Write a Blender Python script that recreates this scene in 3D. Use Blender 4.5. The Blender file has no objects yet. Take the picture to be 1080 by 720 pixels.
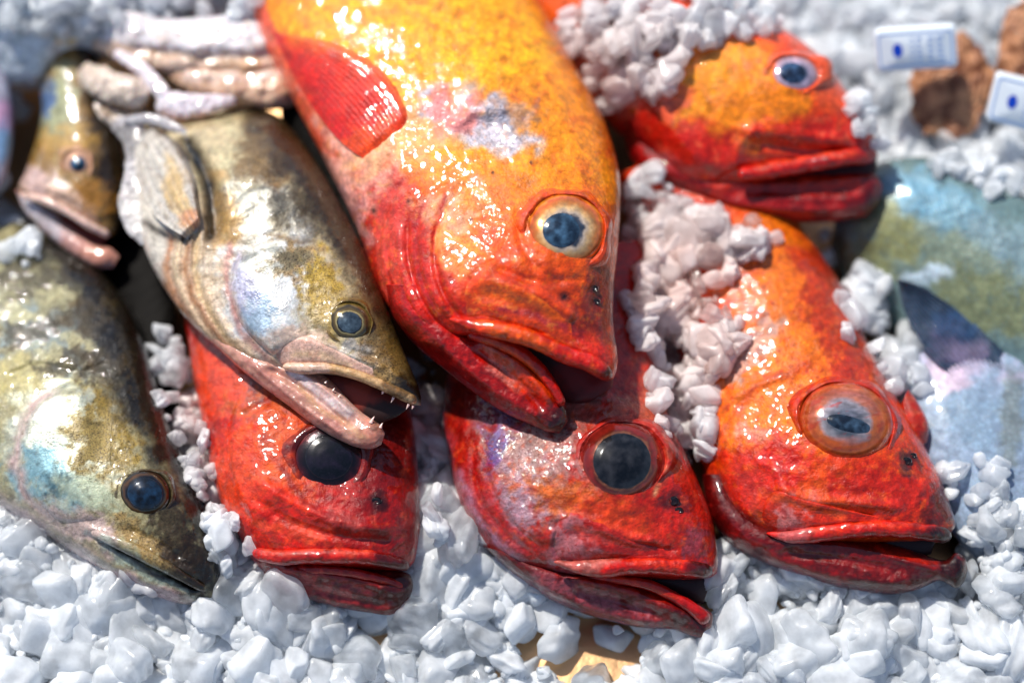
import bpy, math, random
import numpy as np
from mathutils import Vector

# ------------------------------------------------------------------ stage
PX = 0.65/1080.0            # metres per photo pixel in the focal plane
DIST = 1.05
LENS = 36.0*DIST/0.65
EL = math.atan(2.0)         # camera looks down at 63 degrees on to the ice bed
D = np.array([0.0, math.cos(EL), -math.sin(EL)])
U = np.array([0.0, math.sin(EL), math.cos(EL)])
R = np.array([1.0, 0.0, 0.0])
ORG = np.array([0.0, 0.0, 0.12])
CAM = ORG - D*DIST

def W(x, y, e):
    x = np.asarray(x, float); y = np.asarray(y, float); e = np.asarray(e, float)*PX
    k = (DIST-e)/DIST
    a = (x-540)*PX*k; b = (360-y)*PX*k
    return CAM + a[..., None]*R + b[..., None]*U + (DIST-e)[..., None]*D

def unW(P):
    v = P-CAM; d = v@D
    return 540+(v@R)/d*DIST/PX, 360-(v@U)/d*DIST/PX

def bed(y):                 # camera-ward height (in px) of the ice surface
    return -70.0 + (np.asarray(y, float)-360.0)*0.5

SC = bpy.context.scene
COL = SC.collection

# ------------------------------------------------------------------ noise
def _h(i, j, s):
    n = (i.astype(np.int64)*374761393 + j.astype(np.int64)*668265263 + s*1442695041) & 0xffffffff
    n = ((n ^ (n >> 13))*1274126177) & 0xffffffff
    n = n ^ (n >> 16)
    return (n & 0xffff)/65535.0

def vn(X, Y, s=0):
    i = np.floor(X); j = np.floor(Y); fx = X-i; fy = Y-j
    fx = fx*fx*(3-2*fx); fy = fy*fy*(3-2*fy)
    a = _h(i, j, s); b = _h(i+1, j, s); c_ = _h(i, j+1, s); d = _h(i+1, j+1, s)
    return (a*(1-fx)+b*fx)*(1-fy) + (c_*(1-fx)+d*fx)*fy

def fbm(X, Y, sc, s=0, o=4):                 # about -1 .. 1
    r = 0; amp = 1.0; t = 0; cs, sn = math.cos(.6), math.sin(.6)
    x = X/sc; y = Y/sc
    for k in range(o):
        r = r + amp*(vn(x, y, s+k*17)*2-1); t += amp; amp *= .55
        x, y = (x*cs-y*sn)*2.03+3.1, (x*sn+y*cs)*2.03+7.7
    return r/t

def lin(c):
    c = np.asarray(c, float)/255.0
    return np.where(c <= .04045, c/12.92, ((c+.055)/1.055)**2.4)

def sst(a, b, x):
    t = np.clip((x-a)/(b-a+1e-9), 0, 1); return t*t*(3-2*t)

# ------------------------------------------------------------------ curves
def spline(P, n):
    P = np.asarray(P, float)
    d = np.sqrt(((P[1:, :2]-P[:-1, :2])**2).sum(1))
    if P.shape[1] >= 6:
        q = (P[:, 0:2]+P[:, 2:4])/2
        d = np.sqrt(((q[1:]-q[:-1])**2).sum(1)) + .35*d
    t = np.concatenate([[0], np.cumsum(np.maximum(d, 1e-3))])
    m = np.zeros_like(P)
    dt = np.diff(t)[:, None]; s = np.diff(P, axis=0)/dt
    m[1:-1] = (s[:-1]*dt[1:]+s[1:]*dt[:-1])/(dt[1:]+dt[:-1])
    m[0] = s[0]; m[-1] = s[-1]
    u = np.linspace(0, t[-1], n)
    k = np.clip(np.searchsorted(t, u, side='right')-1, 0, len(t)-2)
    hh = (t[k+1]-t[k]); f = ((u-t[k])/hh)[:, None]; hh = hh[:, None]
    return ((2*f**3-3*f**2+1)*P[k] + (f**3-2*f**2+f)*hh*m[k] + (-2*f**3+3*f**2)*P[k+1] + (f**3-f**2)*hh*m[k+1])

def pdist(X, Y, poly):
    """distance, signed side, 0..1 position along a polyline"""
    P = spline(poly, max(12, 4*len(poly))) if len(poly) > 2 else np.asarray(poly, float)
    L = np.concatenate([[0], np.cumsum(np.sqrt(((P[1:]-P[:-1])**2).sum(1)))])
    best = np.full(X.shape, 1e9); sg = np.zeros(X.shape); tt = np.zeros(X.shape)
    for i in range(len(P)-1):
        ax, ay = P[i]; bx, by = P[i+1]; dx, dy = bx-ax, by-ay
        l2 = dx*dx+dy*dy+1e-9
        f = np.clip(((X-ax)*dx+(Y-ay)*dy)/l2, 0, 1)
        qx = X-ax-f*dx; qy = Y-ay-f*dy; d = np.hypot(qx, qy)
        m = d < best
        best = np.where(m, d, best)
        sg = np.where(m, np.sign(dx*(Y-ay)-dy*(X-ax)), sg)
        tt = np.where(m, (L[i]+f*(L[i+1]-L[i]))/L[-1], tt)
    return best, best*sg, tt

def ridge(X, Y, poly, w, h):
    d, s, t = pdist(X, Y, poly)
    return h*np.exp(-(d/w)**2)*sst(0, .12, t)*sst(0, .12, 1-t) if h > 0 or True else 0

def step(X, Y, poly, h, rise, decay, side=1):
    d, s, t = pdist(X, Y, poly); s = s*side
    f = np.where(s > 0, (1-np.exp(-np.maximum(s, 0)/rise))*np.exp(-np.maximum(s, 0)/decay), 0)
    return h*f*sst(0, .15, t)*sst(0, .15, 1-t)

def gau(X, Y, cx, cy, rx, ry, a=0):
    a = math.radians(a); dx = X-cx; dy = Y-cy
    u = (dx*math.cos(a)+dy*math.sin(a))/rx; v = (-dx*math.sin(a)+dy*math.cos(a))/ry
    return np.exp(-(u*u+v*v))

class Paint:
    """layers of skin colour; every colour here is the fish's own pigment"""
    def __init__(s, X, Y, base, seed=0, warp=7):
        s.X = X + warp*fbm(X, Y, 26, seed+5); s.Y = Y + warp*fbm(X, Y, 26, seed+9)
        s.seed = seed
        s.C = np.ones(X.shape+(3,))*lin(base); s.M = np.zeros(X.shape+(3,)); s.M[..., 1] = .5; s.M[..., 2] = .3
        s.k = 0
    def mix(s, a, col=None, met=None, bmp=None, spk=None):
        a = np.clip(a, 0, 1)[..., None]
        if col is not None: s.C = s.C*(1-a) + lin(col)*a
        for i, v in enumerate((met, bmp, spk)):
            if v is not None: s.M[..., i] = s.M[..., i]*(1-a[..., 0]) + v*a[..., 0]
        return s
    def blob(s, x, y, rx, ry, ang, col, a=1., nz=.5, ns=14, **k):
        s.k += 1
        g = gau(s.X, s.Y, x, y, rx*1.25, ry*1.25, ang)
        n = fbm(s.X, s.Y, ns, s.seed+31*s.k, 4)
        g = sst(.18, .75, g + nz*n*np.minimum(1, g*3))
        return s.mix(g*a, col, **k)
    def line(s, poly, w, col, a=1., nz=.4, **k):
        s.k += 1
        d, sg, t = pdist(s.X, s.Y, poly)
        n = fbm(s.X, s.Y, 9, s.seed+13*s.k, 3)
        g = np.exp(-(d/w)**2)*sst(0, .1, t)*sst(0, .1, 1-t)*(1+nz*n)
        return s.mix(g*a, col, **k)
    def side(s, poly, col, a=1., soft=14, sd=1, nz=.5, **k):
        s.k += 1
        d, sg, t = pdist(s.X, s.Y, poly)
        n = fbm(s.X, s.Y, 20, s.seed+11*s.k, 4)
        return s.mix(sst(-soft, soft, sg*sd + soft*nz*n*1.5)*a, col, **k)
    def mott(s, sc, col, a=.6, lo=.05, hi=.5, **k):
        s.k += 1
        n = fbm(s.X, s.Y, sc, s.seed+7*s.k, 5)
        return s.mix(sst(lo, hi, n)*a, col, **k)

# ------------------------------------------------------------------ meshes
def mesh_obj(name, co, faces, mat, parent=None, cols=None, msk=None, smooth=True, loc=None):
    """co in world metres; faces (n,3)/(n,4) int array or list of arrays"""
    me = bpy.data.meshes.new(name)
    fl0 = faces if isinstance(faces, list) else [faces]
    Q = np.asarray(co, float).reshape(-1, 3); Q = Q-(Q.mean(0)+D*4.0); vol = 0.0
    for f in fl0:
        f = np.asarray(f)
        for k in range(1, f.shape[1]-1):
            vol += float((Q[f[:, 0]]*np.cross(Q[f[:, k]], Q[f[:, k+1]])).sum())
    if vol < 0: faces = [np.asarray(f)[:, ::-1] for f in fl0]
    L = np.array(loc if loc is not None else (parent['_loc'] if parent is not None and '_loc' in parent else (0, 0, 0)), float)
    co = np.asarray(co, float).reshape(-1, 3) - L
    fl = faces if isinstance(faces, list) else [faces]
    fl = [np.asarray(f, np.int32) for f in fl if len(f)]
    lt = np.concatenate([np.full(len(f), f.shape[1], np.int32) for f in fl])
    lv = np.concatenate([f.ravel() for f in fl])
    ls = np.concatenate([[0], np.cumsum(lt)[:-1]]).astype(np.int32)
    me.vertices.add(len(co)); me.vertices.foreach_set('co', co.astype(np.float32).ravel())
    me.loops.add(len(lv)); me.loops.foreach_set('vertex_index', lv)
    me.polygons.add(len(lt)); me.polygons.foreach_set('loop_start', ls); me.polygons.foreach_set('loop_total', lt)
    if smooth: me.polygons.foreach_set('use_smooth', np.ones(len(lt), bool))
    me.update(calc_edges=True)
    for nm, arr in (('Col', cols), ('Msk', msk)):
        if arr is not None:
            at = me.color_attributes.new(nm, 'FLOAT_COLOR', 'POINT')
            a = np.ones((len(co), 4), np.float32); a[:, :3] = arr.reshape(-1, 3)
            at.data.foreach_set('color', a.ravel())
    me.validate()
    if mat is not None: me.materials.append(mat)
    o = bpy.data.objects.new(name, me); COL.objects.link(o)
    if parent is not None:
        o.parent = parent; o['_loc'] = list(L)
    else:
        o.location = L
        o['_loc'] = list(L)
    return o

def thing(name, label, cat, x, y, e, group=None):
    p = W(x, y, e)
    o = bpy.data.objects.new(name, None); COL.objects.link(o)
    o.empty_display_size = .02
    o.location = p; o['_loc'] = [float(v) for v in p]
    o['label'] = label; o['category'] = cat
    if group: o['group'] = group
    return o

def tag(o, label=None, cat=None, group=None, kind=None):
    for k, v in (('label', label), ('category', cat), ('group', group), ('kind', kind)):
        if v: o[k] = v
    return o

def ring_faces(nu, nv, flip=False):
    i = np.arange(nu-1)[:, None]; j = np.arange(nv)[None, :]
    a = i*nv+j; b = i*nv+(j+1) % nv; c_ = (i+1)*nv+(j+1) % nv; d = (i+1)*nv+j
    f = np.stack([a, b, c_, d], -1).reshape(-1, 4)
    return f[:, ::-1] if flip else f

def grid_faces(nu, nv):
    i = np.arange(nu-1)[:, None]; j = np.arange(nv-1)[None, :]
    a = i*nv+j
    return np.stack([a, a+1, a+nv+1, a+nv], -1).reshape(-1, 4)

class Surf:
    cs = 3.0; x0 = -300.0; y0 = -300.0; nx = 560; ny = 430
    def __init__(s): s.g = np.full((s.ny, s.nx), -1e9)
    def add(s, X, Y, E):
        i = np.clip(((X-s.x0)/s.cs).astype(int), 0, s.nx-1); j = np.clip(((Y-s.y0)/s.cs).astype(int), 0, s.ny-1)
        np.maximum.at(s.g, (j.ravel(), i.ravel()), E.ravel()); return s
    def close(s, n_it=10):
        g = s.g.copy()
        for _ in range(n_it):
            v = g > -1e8
            acc = np.zeros_like(g); n = np.zeros_like(g)
            for dy in (-1, 0, 1):
                for dx in (-1, 0, 1):
                    r = np.roll(np.roll(g, dy, 0), dx, 1); m = r > -1e8
                    acc += np.where(m, r, 0); n += m
            g = np.where(v, g, np.where(n > 0, acc/np.maximum(n, 1), g))
        for _ in range(2):
            h = sum(np.roll(np.roll(g, a, 0), b, 1) for a in (-1, 0, 1) for b in (-1, 0, 1))/9
            g = np.where(g > -1e8, np.where(h > -1e7, h, g), g)
        s.f = g; return s
    def __call__(s, x, y):
        u = (np.asarray(x, float)-s.x0)/s.cs-.5; v = (np.asarray(y, float)-s.y0)/s.cs-.5
        i = np.clip(np.floor(u).astype(int), 0, s.nx-2); j = np.clip(np.floor(v).astype(int), 0, s.ny-2)
        fx = np.clip(u-i, 0, 1); fy = np.clip(v-j, 0, 1); g = s.f
        return (g[j, i]*(1-fx)+g[j, i+1]*fx)*(1-fy)+(g[j+1, i]*(1-fx)+g[j+1, i+1]*fx)*fy

ALL = Surf()

def loft(name, st, mat, parent, paint, disp=None, nu=260, nv=240, pw=.85, surf=None, noise=0.):
    P = spline(st, nu)
    A, B, T, E = P[:, 0:2], P[:, 2:4], np.maximum(P[:, 4], .5), P[:, 5]
    # round off both ends
    th = np.linspace(0, 2*np.pi, nv, endpoint=False)
    cx = (A+B)/2; hh = (A-B)/2
    co, si = np.cos(th), np.sin(th)
    X = cx[:, 0:1]+hh[:, 0:1]*co; Y = cx[:, 1:2]+hh[:, 1:2]*co
    sg = np.sign(si)*np.abs(si)**pw
    Z = E[:, None]+T[:, None]*sg
    if disp is not None:
        Z = Z + disp(X, Y)*np.abs(si)**.6*np.sign(si+1e-9)
    if noise:
        q = noise*fbm(X, Y, 11, 77, 3)
        Z = Z+q*np.abs(si)
    p = paint(X, Y)
    if surf is not None:
        f = si > -.05
        surf.add(X[:, f], Y[:, f], Z[:, f])
    f = si > -.05
    ALL.add(X[:, f], Y[:, f], Z[:, f])
    co_ = W(X, Y, Z).reshape(-1, 3)
    c0 = W(cx[0, 0], cx[0, 1], E[0]); c1 = W(cx[-1, 0], cx[-1, 1], E[-1])
    co_ = np.vstack([co_, c0[None], c1[None]])
    cols = np.vstack([p.C.reshape(-1, 3), p.C[0, 0][None], p.C[-1, 0][None]])
    msk = np.vstack([p.M.reshape(-1, 3), p.M[0, 0][None], p.M[-1, 0][None]])
    n = nu*nv; j = np.arange(nv); j2 = (j+1) % nv
    f0 = np.stack([j2, j, np.full(nv, n)], -1)
    f1 = np.stack([(nu-1)*nv+j, (nu-1)*nv+j2, np.full(nv, n+1)], -1)
    return mesh_obj(name, co_, [ring_faces(nu, nv), np.concatenate([f0, f1])], mat, parent, cols, msk)

def sweep(name, pts, mat, parent, paint, nu=120, nv=28, noise=0., surf=None, dy=-1, lift=-.35):
    """rounded strip along a line: x, y, e, half-width, half-thickness"""
    P = spline(pts, nu); xy = P[:, :2]
    if surf is not None:
        es = np.max([surf(xy[:, 0], xy[:, 1]+dy*k) for k in (0, 5, 10, 14)], axis=0)
        es = np.where(es < -1e4, np.max(es[es > -1e4]) if (es > -1e4).any() else 0, es)
        for _ in range(25): es[1:-1] = (es[:-2]+2*es[1:-1]+es[2:])/4
        P[:, 2] = es + lift*P[:, 4]
    tg = np.gradient(xy, axis=0); tg /= np.linalg.norm(tg, axis=1)[:, None]+1e-9
    nr = np.stack([-tg[:, 1], tg[:, 0]], 1)
    th = np.linspace(0, 2*np.pi, nv, endpoint=False)
    t = np.linspace(0, 1, nu); cap = np.sqrt(np.clip(1-np.clip(1-t/.05, 0, 1)**2, 0, 1))*np.sqrt(np.clip(1-np.clip(1-(1-t)/.05, 0, 1)**2, 0, 1))
    cap = np.maximum(cap, .02)
    rw = (P[:, 3]*cap)[:, None]; re = (P[:, 4]*cap)[:, None]
    X = xy[:, 0:1]+nr[:, 0:1]*rw*np.cos(th); Y = xy[:, 1:2]+nr[:, 1:2]*rw*np.cos(th)
    Z = P[:, 2:3]+re*np.sin(th)
    if noise:
        Z = Z + noise*fbm(X, Y, 7, 3, 3); q = noise*.7*fbm(X+50, Y, 9, 4, 3); X = X+nr[:, 0:1]*q; Y = Y+nr[:, 1:2]*q
    p = paint(X, Y)
    ALL.add(X, Y, Z)
    return mesh_obj(name, W(X, Y, Z), ring_faces(nu, nv, True), mat, parent, p.C, p.M)

def patch(name, ca, cb, surf, mat, parent, paint, off=6, edge=.12, nu=150, nv=110, sides=(1, 1, 1, 1), disp=None, tuck=3.):
    """a plate lying on the skin between two traced lines; edges stand proud and tuck under"""
    A = spline(ca, nu); B = spline(cb, nu)
    v = np.linspace(0, 1, nv)
    X = A[:, 0:1]*(1-v)+B[:, 0:1]*v; Y = A[:, 1:2]*(1-v)+B[:, 1:2]*v
    u = np.linspace(0, 1, nu)[:, None]; v = v[None, :]
    def pr(d, w): return np.sqrt(np.clip(1-(1-np.clip(d/w, 0, 1))**2, 0, 1))
    f = np.ones((nu, nv))
    soft = np.ones((nu, nv))
    for on, d in zip(sides, (v+0*u, 1-v+0*u, u+0*v, 1-u+0*v)):
        if on: f = f*pr(d, edge*on)
        else: soft = soft*sst(0, .5, d)
    Z = surf(X, Y) + (off*soft+tuck)*f - tuck
    if disp is not None: Z = Z+disp(X, Y)*f
    p = paint(X, Y)
    ALL.add(X, Y, Z)
    return mesh_obj(name, W(X, Y, Z), grid_faces(nu, nv)[:, ::-1], mat, parent, p.C, p.M)

def disc(name, cx, cy, rx, ry, ang, e0, prof, mat, parent, colf, tilt=(0, 0), nr=60, na=120, close=True, wob=0.):
    """lathe shape: prof = [(r 0..1, height)], colf(r, phi) -> colour, mask"""
    pr = np.asarray(prof, float)
    r = np.linspace(0.0, 1, nr); r[0] = .004
    rr = np.interp(r, np.linspace(0, 1, len(pr)), pr[:, 0]); hh = np.interp(r, np.linspace(0, 1, len(pr)), pr[:, 1])
    # smooth the profile
    for _ in range(3):
        hh[1:-1] = (hh[:-2]+2*hh[1:-1]+hh[2:])/4
    ph = np.linspace(0, 2*np.pi, na, endpoint=False); a = math.radians(ang)
    wb = 1+wob*(np.sin(2*ph+cx)+.6*np.sin(3*ph+cy)+.4*np.sin(7*ph+cx*.3))*np.clip(rr[:, None]-.85, 0, 1)*5
    lx = rr[:, None]*rx*np.cos(ph)*wb; ly = rr[:, None]*ry*np.sin(ph)*wb
    X = cx+lx*math.cos(a)-ly*math.sin(a); Y = cy+lx*math.sin(a)+ly*math.cos(a)
    Z = e0+hh[:, None]*(1+wob*14*fbm(X, Y, 14, 3, 3))+tilt[0]*(X-cx)+tilt[1]*(Y-cy)
    C, M = colf(rr[:, None]+0*ph, ph+0*rr[:, None], X, Y)
    ALL.add(X, Y, Z)
    return mesh_obj(name, W(X, Y, Z), ring_faces(nr, na, True), mat, parent, C, M)

# ------------------------------------------------------------------ materials
def newmat(name):
    m = bpy.data.materials.new(name); m.use_nodes = True
    nt = m.node_tree; nt.nodes.clear()
    return m, nt, nt.nodes, nt.links

def skin(name, rough=.42, bump=.8, bscale=700, spk=(.25, .04, .01), coat=.9, sss=.06, cr=.09, spks=900, sssr=(1., .25, .1), gamma=1.0, mid=2.6, scl=270):
    m, nt, N, K = newmat(name)
    out = N.new('ShaderNodeOutputMaterial'); b = N.new('ShaderNodeBsdfPrincipled'); K.new(b.outputs[0], out.inputs[0])
    ca = N.new('ShaderNodeVertexColor'); ca.layer_name = 'Col'
    cm = N.new('ShaderNodeVertexColor'); cm.layer_name = 'Msk'
    sp = N.new('ShaderNodeSeparateColor'); K.new(cm.outputs[0], sp.inputs[0])
    tc = N.new('ShaderNodeTexCoord')
    n1 = N.new('ShaderNodeTexNoise'); n1.inputs['Scale'].default_value = spks; n1.inputs['Detail'].default_value = 3; K.new(tc.outputs['Object'], n1.inputs['Vector'])
    mr = N.new('ShaderNodeMapRange'); mr.inputs[1].default_value = .5; mr.inputs[2].default_value = .68; K.new(n1.outputs[0], mr.inputs[0])
    mu = N.new('ShaderNodeMath'); mu.operation = 'MULTIPLY'; K.new(mr.outputs[0], mu.inputs[0]); K.new(sp.outputs[2], mu.inputs[1])
    mx = N.new('ShaderNodeMix'); mx.data_type = 'RGBA'; mx.blend_type = 'MIX'
    K.new(mu.outputs[0], mx.inputs[0]); K.new(ca.outputs[0], mx.inputs[6]); mx.inputs[7].default_value = (*spk, 1)
    n2 = N.new('ShaderNodeTexNoise'); n2.inputs['Scale'].default_value = 130; n2.inputs['Detail'].default_value = 5; K.new(tc.outputs['Object'], n2.inputs['Vector'])
    hs = N.new('ShaderNodeHueSaturation'); K.new(mx.outputs[2], hs.inputs['Color'])
    mv = N.new('ShaderNodeMapRange'); mv.inputs[1].default_value = .25; mv.inputs[2].default_value = .75; mv.inputs[3].default_value = .72; mv.inputs[4].default_value = 1.22
    K.new(n2.outputs[0], mv.inputs[0]); K.new(mv.outputs[0], hs.inputs['Value'])
    K.new(hs.outputs[0], b.inputs['Base Color']); K.new(sp.outputs[0], b.inputs['Metallic'])
    # roughness breakup
    mr2 = N.new('ShaderNodeMapRange'); mr2.inputs[1].default_value = .35; mr2.inputs[2].default_value = .7; mr2.inputs[3].default_value = rough*.7; mr2.inputs[4].default_value = rough*1.4
    K.new(n2.outputs[0], mr2.inputs[0]); K.new(mr2.outputs[0], b.inputs['Roughness'])
    # fine wet bump
    v = N.new('ShaderNodeTexVoronoi'); v.inputs['Scale'].default_value = bscale*.55; K.new(tc.outputs['Object'], v.inputs['Vector'])
    n3 = N.new('ShaderNodeTexNoise'); n3.inputs['Scale'].default_value = bscale; n3.inputs['Detail'].default_value = 4; n3.inputs['Roughness'].default_value = .6; K.new(tc.outputs['Object'], n3.inputs['Vector'])
    n4 = N.new('ShaderNodeTexNoise'); n4.inputs['Scale'].default_value = 150; n4.inputs['Detail'].default_value = 4; K.new(tc.outputs['Object'], n4.inputs['Vector'])
    a1 = N.new('ShaderNodeMath'); a1.operation = 'MULTIPLY_ADD'; K.new(v.outputs[0], a1.inputs[0]); a1.inputs[1].default_value = .5; K.new(n3.outputs[0], a1.inputs[2])
    a2 = N.new('ShaderNodeMath'); a2.operation = 'MULTIPLY_ADD'; K.new(n4.outputs[0], a2.inputs[0]); a2.inputs[1].default_value = mid; K.new(a1.outputs[0], a2.inputs[2])
    a3 = N.new('ShaderNodeMath'); a3.operation = 'MULTIPLY'; K.new(sp.outputs[1], a3.inputs[0]); a3.inputs[1].default_value = bump
    bp = N.new('ShaderNodeBump'); bp.inputs['Distance'].default_value = .0016; K.new(a2.outputs[0], bp.inputs['Height']); K.new(a3.outputs[0], bp.inputs['Strength'])
    K.new(bp.outputs[0], b.inputs['Normal'])
    # the slime on top: coarser ripples that catch the sun in separate glints
    sv = N.new('ShaderNodeTexVoronoi'); sv.inputs['Scale'].default_value = scl; K.new(tc.outputs['Object'], sv.inputs['Vector'])
    n5 = N.new('ShaderNodeTexNoise'); n5.inputs['Scale'].default_value = 230; n5.inputs['Detail'].default_value = 3; K.new(tc.outputs['Object'], n5.inputs['Vector'])
    a4 = N.new('ShaderNodeMath'); a4.operation = 'MULTIPLY_ADD'; K.new(sv.outputs[0], a4.inputs[0]); a4.inputs[1].default_value = -.6; K.new(n5.outputs[0], a4.inputs[2])
    a5 = N.new('ShaderNodeMath'); a5.operation = 'MULTIPLY_ADD'; K.new(n4.outputs[0], a5.inputs[0]); a5.inputs[1].default_value = 1.2; K.new(a4.outputs[0], a5.inputs[2])
    bp2 = N.new('ShaderNodeBump'); bp2.inputs['Distance'].default_value = .0017; K.new(a5.outputs[0], bp2.inputs['Height']); 
    n6 = N.new('ShaderNodeTexNoise'); n6.inputs['Scale'].default_value = 32; n6.inputs['Detail'].default_value = 3; K.new(tc.outputs['Object'], n6.inputs['Vector'])
    m6 = N.new('ShaderNodeMapRange'); m6.inputs[1].default_value = .40; m6.inputs[2].default_value = .64; m6.inputs[3].default_value = .12; m6.inputs[4].default_value = 1.15; K.new(n6.outputs[0], m6.inputs[0])
    a6 = N.new('ShaderNodeMath'); a6.operation = 'MULTIPLY'; K.new(a3.outputs[0], a6.inputs[0]); K.new(m6.outputs[0], a6.inputs[1]); K.new(a6.outputs[0], bp2.inputs['Strength'])
    K.new(bp2.outputs[0], b.inputs['Coat Normal'])
    # scale edges are a shade darker
    ms = N.new('ShaderNodeMapRange'); ms.inputs[1].default_value = .1; ms.inputs[2].default_value = .75; ms.inputs[3].default_value = 1.07; ms.inputs[4].default_value = .80
    K.new(sv.outputs[0], ms.inputs[0]); mm = N.new('ShaderNodeMath'); mm.operation = 'MULTIPLY'; K.new(mv.outputs[0], mm.inputs[0]); K.new(ms.outputs[0], mm.inputs[1]); K.new(mm.outputs[0], hs.inputs['Value'])
    b.inputs['Coat Weight'].default_value = coat; b.inputs['Coat Roughness'].default_value = cr; b.inputs['Coat IOR'].default_value = 1.45
    b.inputs['Subsurface Weight'].default_value = sss; b.inputs['Subsurface Radius'].default_value = sssr; b.inputs['Subsurface Scale'].default_value = .004
    gm = N.new('ShaderNodeGamma'); gm.inputs[1].default_value = gamma
    K.new(hs.outputs[0], gm.inputs[0]); K.new(gm.outputs[0], b.inputs['Base Color'])
    b.inputs['Specular IOR Level'].default_value = .22
    return m

def plain(name, col, rough=.4, metal=0., coat=0., trans=0., sss=0., bump=0., bs=300, ior=1.45, var=0., vs=60, sr=(.01, .01, .01), cr=.05, col2=None):
    m, nt, N, K = newmat(name)
    out = N.new('ShaderNodeOutputMaterial'); b = N.new('ShaderNodeBsdfPrincipled'); K.new(b.outputs[0], out.inputs[0])
    c = lin(col); b.inputs['Base Color'].default_value = (*c, 1)
    tc = N.new('ShaderNodeTexCoord')
    if col2 is not None or var:
        n = N.new('ShaderNodeTexNoise'); n.inputs['Scale'].default_value = vs; n.inputs['Detail'].default_value = 5; K.new(tc.outputs['Object'], n.inputs['Vector'])
        r = N.new('ShaderNodeValToRGB'); K.new(n.outputs[0], r.inputs[0])
        c2 = lin(col2) if col2 is not None else c*(1-var)
        r.color_ramp.elements[0].position = .38; r.color_ramp.elements[1].position = .62
        r.color_ramp.elements[0].color = (*c2, 1); r.color_ramp.elements[1].color = (*c, 1)
        K.new(r.outputs[0], b.inputs['Base Color'])
    b.inputs['Roughness'].default_value = rough; b.inputs['Metallic'].default_value = metal; b.inputs['IOR'].default_value = ior
    b.inputs['Coat Weight'].default_value = coat; b.inputs['Coat Roughness'].default_value = cr
    b.inputs['Transmission Weight'].default_value = trans
    b.inputs['Subsurface Weight'].default_value = sss; b.inputs['Subsurface Radius'].default_value = sr; b.inputs['Subsurface Scale'].default_value = 1.0
    if bump:
        n3 = N.new('ShaderNodeTexNoise'); n3.inputs['Scale'].default_value = bs; n3.inputs['Detail'].default_value = 4; K.new(tc.outputs['Object'], n3.inputs['Vector'])
        bp = N.new('ShaderNodeBump'); bp.inputs['Distance'].default_value = .001; bp.inputs['Strength'].default_value = bump
        K.new(n3.outputs[0], bp.inputs['Height']); K.new(bp.outputs[0], b.inputs['Normal'])
    return m

RED = skin('red_skin', bscale=760, bump=.75, gamma=1.42, cr=.045, coat=.9, mid=1.1)
ZAN = skin('perch_skin', mid=1.0, rough=.34, bump=.55, bscale=800, scl=360, gamma=1.1, cr=.05, spk=(.03, .018, .006), sss=.08, spks=1100)
PALE = skin('pale_skin', rough=.4, bump=.35, bscale=420, spk=(.12, .12, .1), sss=.15)
EYE = skin('eye_surface', rough=.16, bump=.10, bscale=260, sss=0, cr=.02, spk=(.02, .02, .03))
FLESH = skin('flesh', rough=.35, bump=.4, bscale=350, spk=(.5, .25, .2), sss=.3)
SUN = (-.36, .76, .54); SUNE = 4.8; SKY = .11; EXPO = 0.2; FOC = 82; FST = 1.25
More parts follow.
